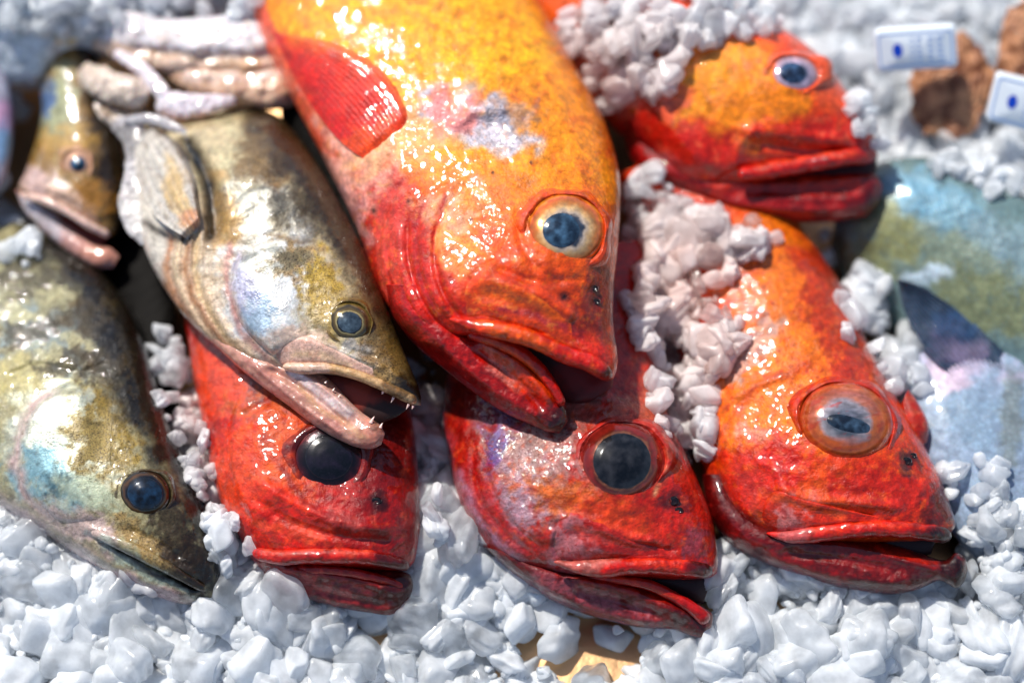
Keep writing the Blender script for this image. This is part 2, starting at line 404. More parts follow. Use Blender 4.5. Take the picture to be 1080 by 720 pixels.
# ------------------------------------------------------------------ fish kit
def eye(root, S, paint, cx, cy, rx, ry, ang, H, lid=8, lidw=.2, iris=None, streak=1.0, pupil=(.45, 0, 0), pcol=((28, 50, 72), (8, 12, 18)), mat=None,
        tilt=(0, 0), sink=2, seed=1, ph=2.0, lidcol=None, skinmat=None, pround=1.0):
    e0 = float(S(cx, cy))-sink
    for k in range(1):
        # local slope of the head, softened
        tx = float(S(cx+rx*.9, cy)-S(cx-rx*.9, cy))/(1.8*rx)*.6; ty = float(S(cx, cy+ry*.9)-S(cx, cy-ry*.9))/(1.8*ry)*.6
    tx = max(-.8, min(.8, tx))+tilt[0]; ty = max(-.8, min(.8, ty))+tilt[1]
    e0 = float(np.mean([S(cx+rx*math.cos(q), cy+ry*math.sin(q)) for q in np.linspace(0, 6.28, 13)]))-sink-3
    t = np.linspace(0, 1, 40)
    prof = np.stack([t, H*np.sqrt(np.clip(1-(t*.97)**2, 0, 1))], 1)
    stops = iris
    def cf(r, phi, X, Y):
        n = fbm(X*streak+Y*.35*(1-streak), Y, 8, seed, 4); n2 = fbm(X*streak, Y, 3, seed+3, 3)
        rr = np.clip(r+.09*n+.0*n2, 0, 1)
        rs = [s[0] for s in stops]; cs = np.array([lin(s[1]) for s in stops])
        C = np.stack([np.interp(rr, rs, cs[:, i]) for i in range(3)], -1)
        C = C*(1+.35*n[..., None]+.2*n2[..., None])
        if streak != 1.0:
            up = sst(ry*.15, -ry*.35, (Y-cy) + 12*n)[..., None]*np.clip(1.05-r, 0, 1)[..., None]*(.6+.5*sst(-.2, .4, fbm(X*.5, Y+.2*X, 7, seed+90, 3)))[..., None]
            C = C*(1-up*.7)+lin((150, 146, 164))*(.7+.8*n2[..., None])*up*.7
            lo = sst(ry*.3, ry*.6, (Y-cy) + 5*n)[..., None]*.7
            C = C*(1-lo)+lin((220, 92, 30))*lo
            rd = sst(.25, .5, fbm(X*.4, Y+.3*X, 6, seed+70, 3))[..., None]*.6
            C = C*(1-rd)+lin((186, 50, 24))*rd
        M = np.zeros_like(C); M[..., 0] = .35; M[..., 1] = .5; M[..., 2] = .1
        return np.clip(C, 0, 1), M
    ey = disc('eye', cx, cy, rx, ry, ang, e0, prof, mat or EYE, root, cf, (tx, ty))
    pr, dx, dy = pupil
    px_, py_ = cx+dx, cy+dy
    q = min(.9, math.hypot(dx/rx, dy/ry))
    pe = e0+H*math.sqrt(1-q*q)+tx*dx+ty*dy
    def cp(r, phi, X, Y):
        n = fbm(X, Y, 7, seed+40, 4)
        m = sst(-.5, .9, n)[..., None]
        C = lin(pcol[0])*m+lin(pcol[1])*(1-m)
        M = np.zeros_like(C); M[..., 0] = .0; M[..., 1] = .3; M[..., 2] = .2
        return C, M
    # the pupil bulges with the eyeball
    pp = [(0, ph), (.35, ph*.9-(H*(1-math.sqrt(1-(.35*pr)**2)))), (.7, ph*.6-(H*(1-math.sqrt(1-(.7*pr)**2)))), (.92, .5-(H*(1-math.sqrt(1-(.92*pr)**2)))), (1, -1.6-(H*(1-math.sqrt(1-pr**2))))]
    # follow the sphere slope at the pupil's centre
    sl = H/math.sqrt(max(.2, 1-q*q))
    disc('pupil', px_, py_, rx*pr, ry*pr*pround, ang, pe, pp, mat or EYE, ey, cp, (tx-sl*dx/rx**2, ty-sl*dy/ry**2), nr=36, na=72)
    if lid:
        a = 1-lidw*.45; b = 1+lidw
        pl = [(a, -8), (a+.03, lid*.3), (1+lidw*.1, lid*.75), (1+lidw*.5, lid*.45), (b*.97, -2), (b, -7)]
        def cl(r, phi, X, Y):
            p = paint(X, Y)
            if lidcol is not None:
                n = fbm(X, Y, 8, seed+5, 3)
                p.mix(np.clip(.75+.6*n, 0, 1), lidcol)
            return p.C, p.M
        disc('eye_rim', cx, cy, rx, ry, ang, e0+4, pl, skinmat or RED, root, cl, (tx, ty), nr=40, wob=.05)
    return ey

def nostril(root, S, x, y, r, ang=0, mat=None):
    e = float(S(x, y))
    def cf(rr, phi, X, Y):
        C = np.ones(rr.shape+(3,))*lin((22, 6, 6)); M = np.zeros_like(C); return C, M
    disc('nostril', x, y, r, r*.75, ang, e, [(0, -.6), (.5, .2), (.8, 1.0), (1, -1)], EYE, root, cf, nr=14, na=24)

# =================================================================== A : big centre redfish
def paintD(X, Y):
    p = Paint(X, Y, (244, 122, 14), 3)
    p.side([(300, 190), (420, 180), (560, 200), (660, 215)], (255, 180, 26), .95, 30, -1, met=0, spk=.2)
    p.blob(500, 70, 120, 90, 20, (255, 200, 36), .9, .35, 40)
    p.blob(590, 130, 60, 80, 60, (252, 168, 24), .8, .4, 30)
    p.blob(430, 30, 110, 50, 0, (255, 196, 34), .8, .4, 30)
    p.line([(548, -80), (600, 40), (640, 110), (655, 190)], 18, (206, 84, 20), .7)
    p.mott(9, (222, 90, 10), .4, .1, .5)
    # ventral pink flank under the fin
    p.side([(300, 40), (352, 130), (400, 200), (440, 240)], (240, 118, 96), .92, 16, 1, .6, spk=.1)
    p.blob(385, 190, 40, 60, -30, (244, 190, 176), .9, .6, 16, spk=.1)
    p.blob(440, 135, 60, 30, -30, (246, 196, 150), .75, .8, 16)
    p.blob(370, 240, 18, 50, -20, (214, 170, 170), .7, .7, 12)
    # pale silvery patch on the shoulder
    p.blob(505, 128, 50, 24, 20, (206, 204, 216), .95, .7, 15, met=.25, bmp=.7)
    p.blob(478, 118, 26, 22, 0, (236, 140, 130), .7, .7, 14)
    p.blob(540, 120, 26, 18, 0, (140, 150, 170), .5, .7, 10)
    p.blob(455, 232, 46, 26, -25, (250, 200, 170), .8, .9, 10)
    p.blob(470, 262, 26, 30, 0, (252, 190, 110), .7, .9, 8)
    p.blob(520, 210, 40, 22, 20, (250, 160, 60), .7, .8, 9)
    # gill cover : red
    p.blob(428, 290, 34, 86, -12, (214, 50, 22), .95, .5, 14, spk=.2)
    p.blob(470, 350, 40, 60, -40, (226, 56, 16), .9, .5, 14)
    p.blob(415, 250, 14, 50, -4, (236, 96, 84), .8, .7, 9)
    p.line([(404, 230), (404, 290), (420, 330), (470, 382)], 5, (244, 120, 104), .8)
    p.line([(449, 206), (437, 250), (446, 300), (470, 350)], 4, (196, 26, 16), .9)
    p.line([(470, 196), (458, 240), (466, 300), (492, 345)], 3, (204, 40, 16), .8)
    # snout and cheek
    p.blob(540, 320, 56, 30, 25, (232, 92, 16), .9, .5, 14)
    p.blob(600, 330, 50, 36, 30, (222, 92, 26), .8, .5, 14)
    p.blob(632, 330, 20, 40, 5, (150, 52, 30), .8, .7, 12)
    p.blob(630, 380, 30, 20, 20, (220, 54, 24), .8, .5, 12)
    p.blob(575, 338, 36, 7, 22, (150, 50, 70), .8, .6, 10)
    p.line([(455, 360), (500, 400), (560, 438)], 16, (186, 22, 18), .9)
    p.line([(430, 352), (480, 395), (540, 432)], 8, (196, 60, 70), .7)
    p.mott(5, (250, 170, 60), .35, .15, .6)
    for (x, y, r) in ((595, 313, 5), (628, 305, 4), (629, 317, 5), (497, 232, 2), (560, 172, 2), (394, 222, 3), (430, 212, 2), (520, 182, 2)):
        p.mix(np.exp(-((X-x)**2+(Y-y)**2)/r**2), (60, 14, 14), bmp=1)
    return p

def dispD(X, Y):
    z = 3.2*fbm(X, Y, 40, 1, 3) + 1.1*fbm(X, Y, 9, 2, 3)
    z += step(X, Y, [(452, 176), (420, 200), (403, 240), (402, 290), (418, 330), (455, 370)], 10, 3, 70, -1)
    z += step(X, Y, [(486, 186), (452, 212), (440, 255), (448, 300), (474, 346)], 6, 3, 45, -1)
    z += step(X, Y, [(500, 196), (472, 220), (460, 256), (468, 300), (492, 340)], 4, 2.5, 35, -1)
    z += ridge(X, Y, [(418, 230), (424, 290), (440, 330), (480, 372)], 5, 5)
    z += ridge(X, Y, [(430, 222), (432, 280), (450, 326), (486, 366)], 3, -5)
    z += ridge(X, Y, [(408, 250), (412, 300), (430, 340), (466, 378)], 2.5, -4)
    z += ridge(X, Y, [(462, 230), (458, 270), (468, 312), (490, 340)], 3, -4)
    z += ridge(X, Y, [(560, 60), (590, 110), (610, 170), (612, 200)], 9, 2)
    z += ridge(X, Y, [(545, 215), (552, 262), (580, 292), (620, 296)], 4, -3)
    z += ridge(X, Y, [(470, 140), (500, 118), (540, 112), (575, 130)], 9, 5)
    z += gau(X, Y, 505, 138, 40, 20, 10)*-7
    z += gau(X, Y, 597, 243, 60, 58)*10
    z += ridge(X, Y, [(500, 290), (540, 300), (580, 318), (610, 340)], 7, 6)
    z += ridge(X, Y, [(495, 306), (540, 318), (580, 338)], 4, -4)
    z += ridge(X, Y, [(520, 282), (560, 296), (600, 300)], 4, -3)
    z += gau(X, Y, 628, 315, 10, 16)*-5
    return z

def build_center():
    r = thing('redfish', 'big orange-yellow redfish on top of the pile, mouth gaping, eye cloudy', 'fish', 500, 200, -120, 'red rockfish on the ice')
    S = Surf()
    st = [(395, -420, 330, -400, 14, -290), (420, -370, 300, -330, 34, -280), (455, -260, 250, -200, 66, -245), (500, -130, 225, -70, 84, -195), (540, -60, 250, -15, 92, -150), (577, 14, 283, 58, 95, -105), (607, 70, 318, 124, 97, -72), (638, 128, 350, 186, 98, -40), (653, 182, 378, 246, 98, -12),
          (654, 228, 396, 296, 95, 14), (651, 270, 418, 334, 86, 36), (648, 302, 448, 354, 72, 52), (647, 328, 482, 356, 60, 64), (648, 350, 515, 355, 50, 72),
          (651, 368, 552, 358, 42, 80), (652, 382, 590, 366, 35, 85), (650, 392, 612, 375, 28, 88), (646, 400, 626, 383, 19, 90), (640, 402, 634, 390, 8, 91)]
    body = loft('body', st, RED, r, paintD, dispD, 420, 380, surf=S); S.close()
    lj = [(470, 300, 405, 300, 58, 35), (480, 332, 415, 335, 60, 40), (505, 350, 436, 362, 54, 48), (540, 360, 470, 391, 44, 58), (562, 372, 505, 418, 35, 66), (578, 392, 535, 437, 27, 74),
          (590, 414, 560, 448, 21, 80), (598, 432, 580, 456, 15, 84), (600, 442, 590, 457, 8, 86)]
    def pj(X, Y):
        p = Paint(X, Y, (208, 34, 16), 9)
        p.side([(450, 345), (500, 385), (545, 415), (590, 440)], (176, 20, 16), .8, 14, 1)
        p.blob(540, 385, 34, 14, 50, (232, 90, 20), .8, .5)
        p.blob(525, 388, 22, 9, 45, (226, 150, 140), .75, .7, 9)
        p.line([(505, 352), (545, 372), (572, 398), (590, 425)], 10, (228, 96, 16), .95)
        p.blob(590, 440, 16, 14, 0, (50, 14, 14), .85, .5, 9)
        p.mott(8, (150, 12, 14), .5)
        return p
    def dj(X, Y):
        z = 2.5*fbm(X, Y, 24, 5, 3)+.8*fbm(X, Y, 7, 5, 2)
        z += ridge(X, Y, [(500, 356), (540, 378), (566, 402), (585, 430)], 6, 7)
        z += ridge(X, Y, [(495, 366), (530, 390), (555, 412), (575, 436)], 5, -5)
        z += ridge(X, Y, [(455, 352), (490, 388), (530, 418), (575, 445)], 6, 4)
        z += ridge(X, Y, [(445, 360), (480, 396), (520, 426)], 3, -4)
        return z
    SJ = Surf(); j = loft('lower_jaw', lj, RED, r, pj, dj, 220, 200, surf=SJ); SJ.close()
    def pl(X, Y):
        p = Paint(X, Y, (228, 66, 14), 4); p.blob(615, 380, 30, 12, 25, (214, 44, 20), .8); p.blob(540, 352, 40, 10, 20, (242, 116, 20), .8); p.mott(6, (250, 150, 60), .4); p.line([(640, 385), (648, 400)], 8, (90, 20, 20), .9)
        return p
    e = lambda x, y, d=0: float(S(x, y))+d
    up = [(474, 336, 98, 2, 3), (494, 342, 100, 6, 6), (514, 346, 104, 9, 10), (540, 351, 108, 10, 12), (570, 361, 110, 9.5, 12), (598, 374, 108, 10, 12), (620, 382, 104, 10, 12), (636, 392, 98, 9, 12), (645, 400, 90, 6, 9)]
    lip = sweep('upper_lip', up, RED, r, pl, noise=1.5, surf=S)
    def pk(X, Y):
        p = Paint(X, Y, (214, 48, 24), 14); p.line([(505, 357), (540, 372), (572, 404)], 5, (240, 110, 24), .9); return p
    sweep('lower_lip', [(492, 352, 96, 5, 7), (515, 358, 98, 7, 8), (545, 370, 100, 7.5, 8), (566, 386, 100, 7, 8), (582, 406, 100, 6, 7), (594, 428, 98, 5, 6)], RED, r, pk, noise=.6)
    def pm(X, Y):
        p = Paint(X, Y, (236, 100, 20), 21); p.line([(500, 300), (560, 318), (600, 345)], 9, (242, 130, 30), .8); p.line([(520, 326), (560, 332), (600, 352)], 5, (176, 60, 80), .8); p.mott(6, (250, 170, 80), .5); return p
    patch('cheek_plate', [(484, 300), (505, 288), (535, 294), (570, 310), (602, 336)], [(487, 338), (510, 336), (540, 343), (572, 354), (604, 368)], S, RED, r, pm, off=3.5, edge=.4, sides=(1, 1, 1, 0))
    # mouth cavity
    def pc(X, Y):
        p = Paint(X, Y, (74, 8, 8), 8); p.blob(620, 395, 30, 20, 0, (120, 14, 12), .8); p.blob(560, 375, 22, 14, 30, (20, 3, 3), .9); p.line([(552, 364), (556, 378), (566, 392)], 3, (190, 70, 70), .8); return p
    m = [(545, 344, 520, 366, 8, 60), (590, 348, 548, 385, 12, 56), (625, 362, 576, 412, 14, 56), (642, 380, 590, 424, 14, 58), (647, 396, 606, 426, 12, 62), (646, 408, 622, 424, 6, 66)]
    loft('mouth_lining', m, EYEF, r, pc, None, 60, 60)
    eye(r, S, paintD, 597, 243, 42, 39, 0, 24, lid=9, lidw=.2,
        iris=[(0, (60, 70, 90)), (.42, (70, 80, 96)), (.5, (226, 200, 176)), (.62, (238, 190, 130)), (.75, (214, 130, 60)), (.88, (222, 96, 40)), (1, (240, 150, 40))],
        pupil=(.5, -5, 0), pcol=((70, 104, 134), (22, 38, 56)), seed=12, ph=2.2, lidcol=(232, 100, 34))
    for x, y in ((627, 304), (629, 318)): nostril(r, S, x, y, 4.5)
    # pectoral fin folded against the side
    def pf(X, Y):
        p = Paint(X, Y, (238, 66, 16), 6); p.side([(330, 60), (380, 150), (420, 200)], (222, 26, 22), .9, 18, 1); p.blob(410, 70, 50, 24, 30, (244, 96, 14), .9); p.line([(288, 36), (362, 44), (404, 66), (430, 102), (438, 132)], 13, (252, 150, 22), .95); p.blob(395, 150, 40, 20, -30, (246, 120, 24), .7); p.mott(7, (250, 120, 60), .3, spk=.1); return p
    fan(r, 'pectoral_fin', [(288, 34), (310, 36), (362, 44), (404, 66), (430, 102), (438, 132)], [(288, 36), (312, 84), (336, 122), (356, 146), (372, 160), (388, 170)], S, pf, 3, RED, rays=17, rh=.2, thick=1.6)
    return r, S

def fan(root, name, ca, cb, S, paint, off, mat, rays=18, rh=1.2, nu=160, nv=120, base=None, thick=2.2):
    """a fin membrane with rays, thickness both sides, between two traced edges"""
    A = spline(ca, nu); B = spline(cb, nu)
    v = np.linspace(0, 1, nv)[None, :]; u = np.linspace(0, 1, nu)[:, None]
    X = A[:, 0:1]*(1-v)+B[:, 0:1]*v; Y = A[:, 1:2]*(1-v)+B[:, 1:2]*v
    base_e = S(X, Y) if base is None else base(X, Y)
    if base is None:
        lim = np.percentile(base_e[base_e > -1e7], 4) if (base_e > -1e7).any() else -200
        base_e = np.maximum(base_e, lim)
    ry = rh*np.cos(v*rays*2*np.pi + 1.2*np.sin(u*3))*np.ones_like(u)
    mrg = sst(0, .22, v)*np.ones_like(X)*sst(0, .10, 1-u*np.ones_like(X))*sst(0, .06, u*np.ones_like(X))
    Z = base_e + (off+2.)*mrg - 2. + ry*mrg + 2.0*fbm(X, Y, 30, 8, 2)*mrg
    edge = np.minimum(np.minimum(v, 1-v), np.minimum(u, 1-u)*1.0)*np.ones_like(X)
    th = thick*np.sqrt(np.clip(edge/.04, 0, 1))
    p = paint(X, Y)
    p.mix(np.clip(.3+.5*np.cos(v*rays*2*np.pi+1.2*np.sin(u*3)+2.5), 0, 1)*np.ones_like(X)*.3, (200, 50, 16) if mat is RED else (40, 50, 70))
    ALL.add(X, Y, Z)
    c1 = W(X, Y, Z); c2 = W(X, Y, Z-th-ry*0)
    n = nu*nv
    f1 = grid_faces(nu, nv)[:, ::-1]; f2 = grid_faces(nu, nv)+n
    C = np.concatenate([p.C.reshape(-1, 3)]*2); M = np.concatenate([p.M.reshape(-1, 3)]*2)
    return mesh_obj(name, np.concatenate([c1.reshape(-1, 3), c2.reshape(-1, 3)]), [np.concatenate([f1, f2])], mat, root, C, M)

# =================================================================== bottom centre redfish
def paintG(X, Y):
    p = Paint(X, Y, (204, 52, 22), 31)
    p.blob(560, 440, 70, 50, 20, (180, 70, 50), .7, .6)
    p.blob(520, 430, 50, 34, 0, (150, 30, 26), .8, .6)
    p.blob(600, 430, 34, 26, 0, (176, 150, 140), .6, 1.0, 7, bmp=.9)
    p.blob(565, 490, 54, 40, 60, (186, 140, 138), .85, .9, 7, spk=.5, bmp=.9)
    p.blob(545, 520, 30, 40, 0, (196, 176, 190), .8, .8, 9)
    p.blob(556, 470, 40, 30, 30, (206, 176, 166), .7, 1., 6)
    p.blob(640, 470, 10, 50, 20, (220, 150, 120), .5, .9, 6)
    p.line([(700, 450), (706, 490), (690, 525)], 4, (232, 190, 150), .8, .6)
    p.blob(525, 470, 9, 26, 15, (120, 110, 180), .8, .5, 9)
    p.blob(530, 440, 20, 20, 15, (150, 130, 170), .6, .8, 8)
    p.blob(610, 530, 60, 16, 18, (226, 130, 30), .85, .6, 8)
    p.blob(665, 545, 50, 20, 20, (226, 84, 40), .8, .6, 8)
    p.blob(700, 400, 26, 60, -5, (200, 66, 24), .8, .5, 10)
    p.blob(680, 430, 20, 26, 0, (214, 150, 120), .5, .8, 8)
    p.blob(720, 540, 24, 40, 0, (214, 54, 22), .85, .4)
    p.blob(712, 530, 14, 12, 0, (110, 30, 30), .7, .5)
    p.line([(480, 480), (500, 545), (550, 605), (620, 640)], 20, (184, 30, 30), .9)
    p.line([(478, 490), (505, 550), (560, 600)], 6, (190, 140, 160), .8, .9)
    p.line([(495, 440), (500, 490), (525, 545), (575, 590)], 6, (196, 30, 26), .8, .8)
    p.line([(476, 450), (470, 500), (500, 560)], 7, (200, 90, 96), .8, .8)
    p.blob(600, 585, 22, 26, 20, (206, 140, 150), .8, .6, 10)
    p.blob(640, 566, 26, 8, 15, (196, 60, 60), .7)
    p.blob(735, 575, 14, 16, 0, (150, 100, 120), .6, .8, 6)
    p.mott(6, (226, 110, 60), .5, .15, .5)
    p.mott(4, (150, 16, 16), .4, .2, .6)
    p.mott(14, (180, 20, 20), .4, .1, .5)
    return p

def dispG(X, Y):
    z = 3*fbm(X, Y, 36, 11, 3)+1.3*fbm(X, Y, 8, 12, 3)
    z += step(X, Y, [(500, 430), (478, 470), (484, 520), (512, 566), (560, 606)], 7, 3, 50, -1)
    z += step(X, Y, [(540, 420), (516, 455), (516, 500), (536, 545), (580, 585)], 7, 3, 50, -1)
    z += ridge(X, Y, [(500, 460), (500, 510), (530, 560), (570, 590)], 4, -4)
    z += gau(X, Y, 657, 487, 62, 60)*9
    z += ridge(X, Y, [(606, 392), (650, 425), (690, 440), (722, 490), (730, 520)], 7, 3)
    z += ridge(X, Y, [(585, 545), (620, 548), (660, 566), (700, 572)], 6, 5)
    z += ridge(X, Y, [(590, 562), (630, 566), (670, 578), (720, 580)], 4, -4)
    z += ridge(X, Y, [(584, 555), (580, 575), (590, 600)], 5, 4)
    z += ridge(X, Y, [(480, 540), (530, 595), (590, 628), (660, 645)], 5, 3)
    z += gau(X, Y, 711, 531, 9, 9)*-5
    return z

def build_bottom_center():
    r = thing('redfish', 'mottled red redfish with whitish cheek and glassy eye, directly below the gaping orange one', 'fish', 620, 500, -60, 'red rockfish on the ice')
    S = Surf(); z = 22
    st = [(700, 250, 520, 270, 45, -80), (692, 310, 480, 350, 60, -50), (694, 375, 468, 430, 70, -18), (706, 440, 473, 482, 76, 6), (724, 480, 483, 524, 76, 24), (741, 518, 502, 560, 70, 38),
          (751, 545, 530, 590, 60, 48), (755, 568, 580, 606, 50, 54), (757, 584, 630, 609, 42, 58), (757, 597, 690, 611, 30, 62), (755, 605, 730, 611, 14, 64), (752, 608, 744, 610, 5, 65)]
    loft('body', st, RED, r, paintG, dispG, 380, 340, surf=S); S.close()
    def pj(X, Y):
        p = Paint(X, Y, (134, 12, 15), 39); p.blob(620, 630, 60, 12, 20, (190, 120, 130), .7, .8, 12); p.line([(600, 609), (660, 618), (710, 636)], 7, (214, 60, 26), .8); p.line([(560, 616), (620, 642), (700, 662)], 7, (176, 80, 90), .6, .9)
        p.blob(735, 655, 22, 16, 30, (110, 12, 16), .8); p.mott(8, (110, 8, 12), .5); p.mott(5, (200, 60, 50), .4, .2); return p
    def dj(X, Y):
        z = 2.2*fbm(X, Y, 22, 15, 3)+.9*fbm(X, Y, 7, 15, 2)
        z += ridge(X, Y, [(600, 610), (650, 618), (700, 638), (735, 655)], 6, 5)
        z += ridge(X, Y, [(600, 622), (650, 634), (700, 652)], 5, -5)
        z += ridge(X, Y, [(560, 612), (620, 642), (690, 660)], 5, 4)
        return z
    lj = [(560, 590, 508, 575, 40, 36), (600, 600, 545, 608, 44, 42), (650, 604, 590, 637, 38, 48), (688, 612, 640, 654, 30, 54), (715, 624, 680, 662, 24, 58), (735, 636, 712, 664, 17, 62),
          (748, 644, 730, 670, 13, 64), (752, 650, 742, 672, 8, 65), (751, 660, 747, 668, 3, 65)]
    loft('lower_jaw', lj, RED, r, pj, dj, 200, 160)
    def pl(X, Y):
        p = Paint(X, Y, (220, 44, 20), 34); p.blob(612, 592, 30, 14, 0, (206, 140, 130), .8, .7, 8); p.blob(700, 592, 40, 6, 0, (240, 90, 40), .7); p.blob(752, 600, 18, 14, 0, (70, 10, 14), .9); p.mott(5, (180, 20, 18), .5); return p
    sweep('upper_lip', [(584, 592, 76, 2, 3), (606, 597, 80, 6, 6), (630, 599, 84, 10, 9), (660, 597, 90, 9, 10), (700, 597, 90, 9, 10), (730, 600, 86, 9, 9), (752, 603, 76, 7, 8)], RED, r, pl, noise=1.6, surf=S)
    def pk(X, Y):
        p = Paint(X, Y, (196, 24, 16), 35); p.line([(620, 608), (680, 616), (720, 634)], 3, (236, 90, 40), .8); return p
    sweep('lower_lip', [(612, 609, 76, 3, 5), (650, 611, 84, 5, 6), (685, 617, 84, 6, 7), (712, 630, 82, 6, 7), (734, 644, 80, 7, 8), (747, 656, 78, 8, 9)], RED, r, pk, noise=.7)
    def pm(X, Y):
        p = Paint(X, Y, (206, 56, 40), 36); p.blob(600, 575, 26, 30, 0, (206, 150, 156), .8, .7, 9); p.line([(600, 552), (640, 566), (680, 580)], 5, (226, 90, 70), .8); p.mott(5, (180, 20, 20), .5); return p
    patch('cheek_plate', [(580, 560), (596, 540), (630, 548), (665, 568), (700, 578)], [(584, 592), (610, 592), (640, 589), (670, 588), (705, 588)], S, RED, r, pm, off=3.5, edge=.4, sides=(1, 1, 1, 0))
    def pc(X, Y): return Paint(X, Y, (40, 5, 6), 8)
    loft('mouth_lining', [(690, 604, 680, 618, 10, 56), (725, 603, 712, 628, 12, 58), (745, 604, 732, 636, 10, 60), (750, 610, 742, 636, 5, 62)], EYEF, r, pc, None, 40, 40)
    eye(r, S, paintG, 656, 486, 45, 43, 0, 27, lid=8, lidw=.17,
        iris=[(0, (20, 24, 34)), (.62, (20, 26, 36)), (.68, (150, 90, 60)), (.72, (110, 40, 28)), (.8, (140, 34, 24)), (.9, (120, 26, 20)), (1, (170, 40, 30))],
        pupil=(.74, 0, 0), pcol=((46, 46, 50), (4, 5, 8)), seed=52, ph=1.6, lidcol=(200, 60, 44))
    nostril(r, S, 710, 528, 7); nostril(r, S, 716, 538, 5)
    return r, S

# =================================================================== right redfish
def paintF(X, Y):
    p = Paint(X, Y, (226, 88, 16), 61)
    p.blob(840, 300, 60, 100, -25, (244, 150, 28), .9, .4, 24)
    p.blob(800, 420, 60, 70, -20, (252, 156, 34), .9, .5, 16)
    p.blob(880, 330, 24, 90, -22, (196, 62, 14), .8, .5)
    p.line([(858, 255), (912, 350), (945, 420)], 12, (176, 52, 20), .7)
    p.blob(780, 370, 40, 20, -40, (210, 190, 190), .7, .8, 12)
    p.blob(840, 510, 60, 22, 15, (236, 110, 16), .9, .5, 10)
    p.blob(805, 495, 40, 26, -20, (222, 44, 14), .9, .6, 9)
    p.blob(790, 455, 20, 8, 10, (236, 170, 160), .7, .7, 7)
    p.blob(770, 520, 34, 44, 30, (224, 84, 60), .8, .6)
    p.blob(835, 545, 18, 26, 35, (226, 150, 150), .7, .7, 8)
    p.blob(940, 520, 56, 24, 10, (206, 52, 18), .9, .5, 10)
    p.blob(994, 545, 22, 30, 10, (96, 22, 18), .85, .5, 8)
    p.blob(958, 487, 12, 14, 0, (80, 24, 20), .8, .6, 7)
    p.blob(880, 545, 50, 8, -6, (232, 90, 40), .6)
    p.line([(750, 500), (800, 560), (880, 570)], 16, (196, 40, 26), .7)
    p.mott(7, (246, 140, 50), .4, .15)
    p.mott(5, (190, 34, 14), .4, .15)
    p.line([(770, 440), (800, 405), (850, 385)], 5, (190, 60, 50), .5)
    return p

def dispF(X, Y):
    z = 3*fbm(X, Y, 34, 21, 3)+1.3*fbm(X, Y, 8, 22, 3)
    z += gau(X, Y, 893, 445, 70, 62)*12
    z += ridge(X, Y, [(740, 450), (790, 410), (850, 388)], 6, 4)
    z += ridge(X, Y, [(810, 510), (850, 525), (900, 530), (960, 535)], 6, 5)
    z += ridge(X, Y, [(815, 525), (860, 540), (930, 545)], 5, -4)
    z += ridge(X, Y, [(790, 480), (820, 500), (835, 540), (830, 565)], 6, 4)
    z += step(X, Y, [(775, 420), (755, 470), (765, 520), (800, 560)], 7, 3, 50, -1)
    z += gau(X, Y, 958, 487, 10, 12)*-6
    z += gau(X, Y, 985, 520, 20, 26)*5
    return z

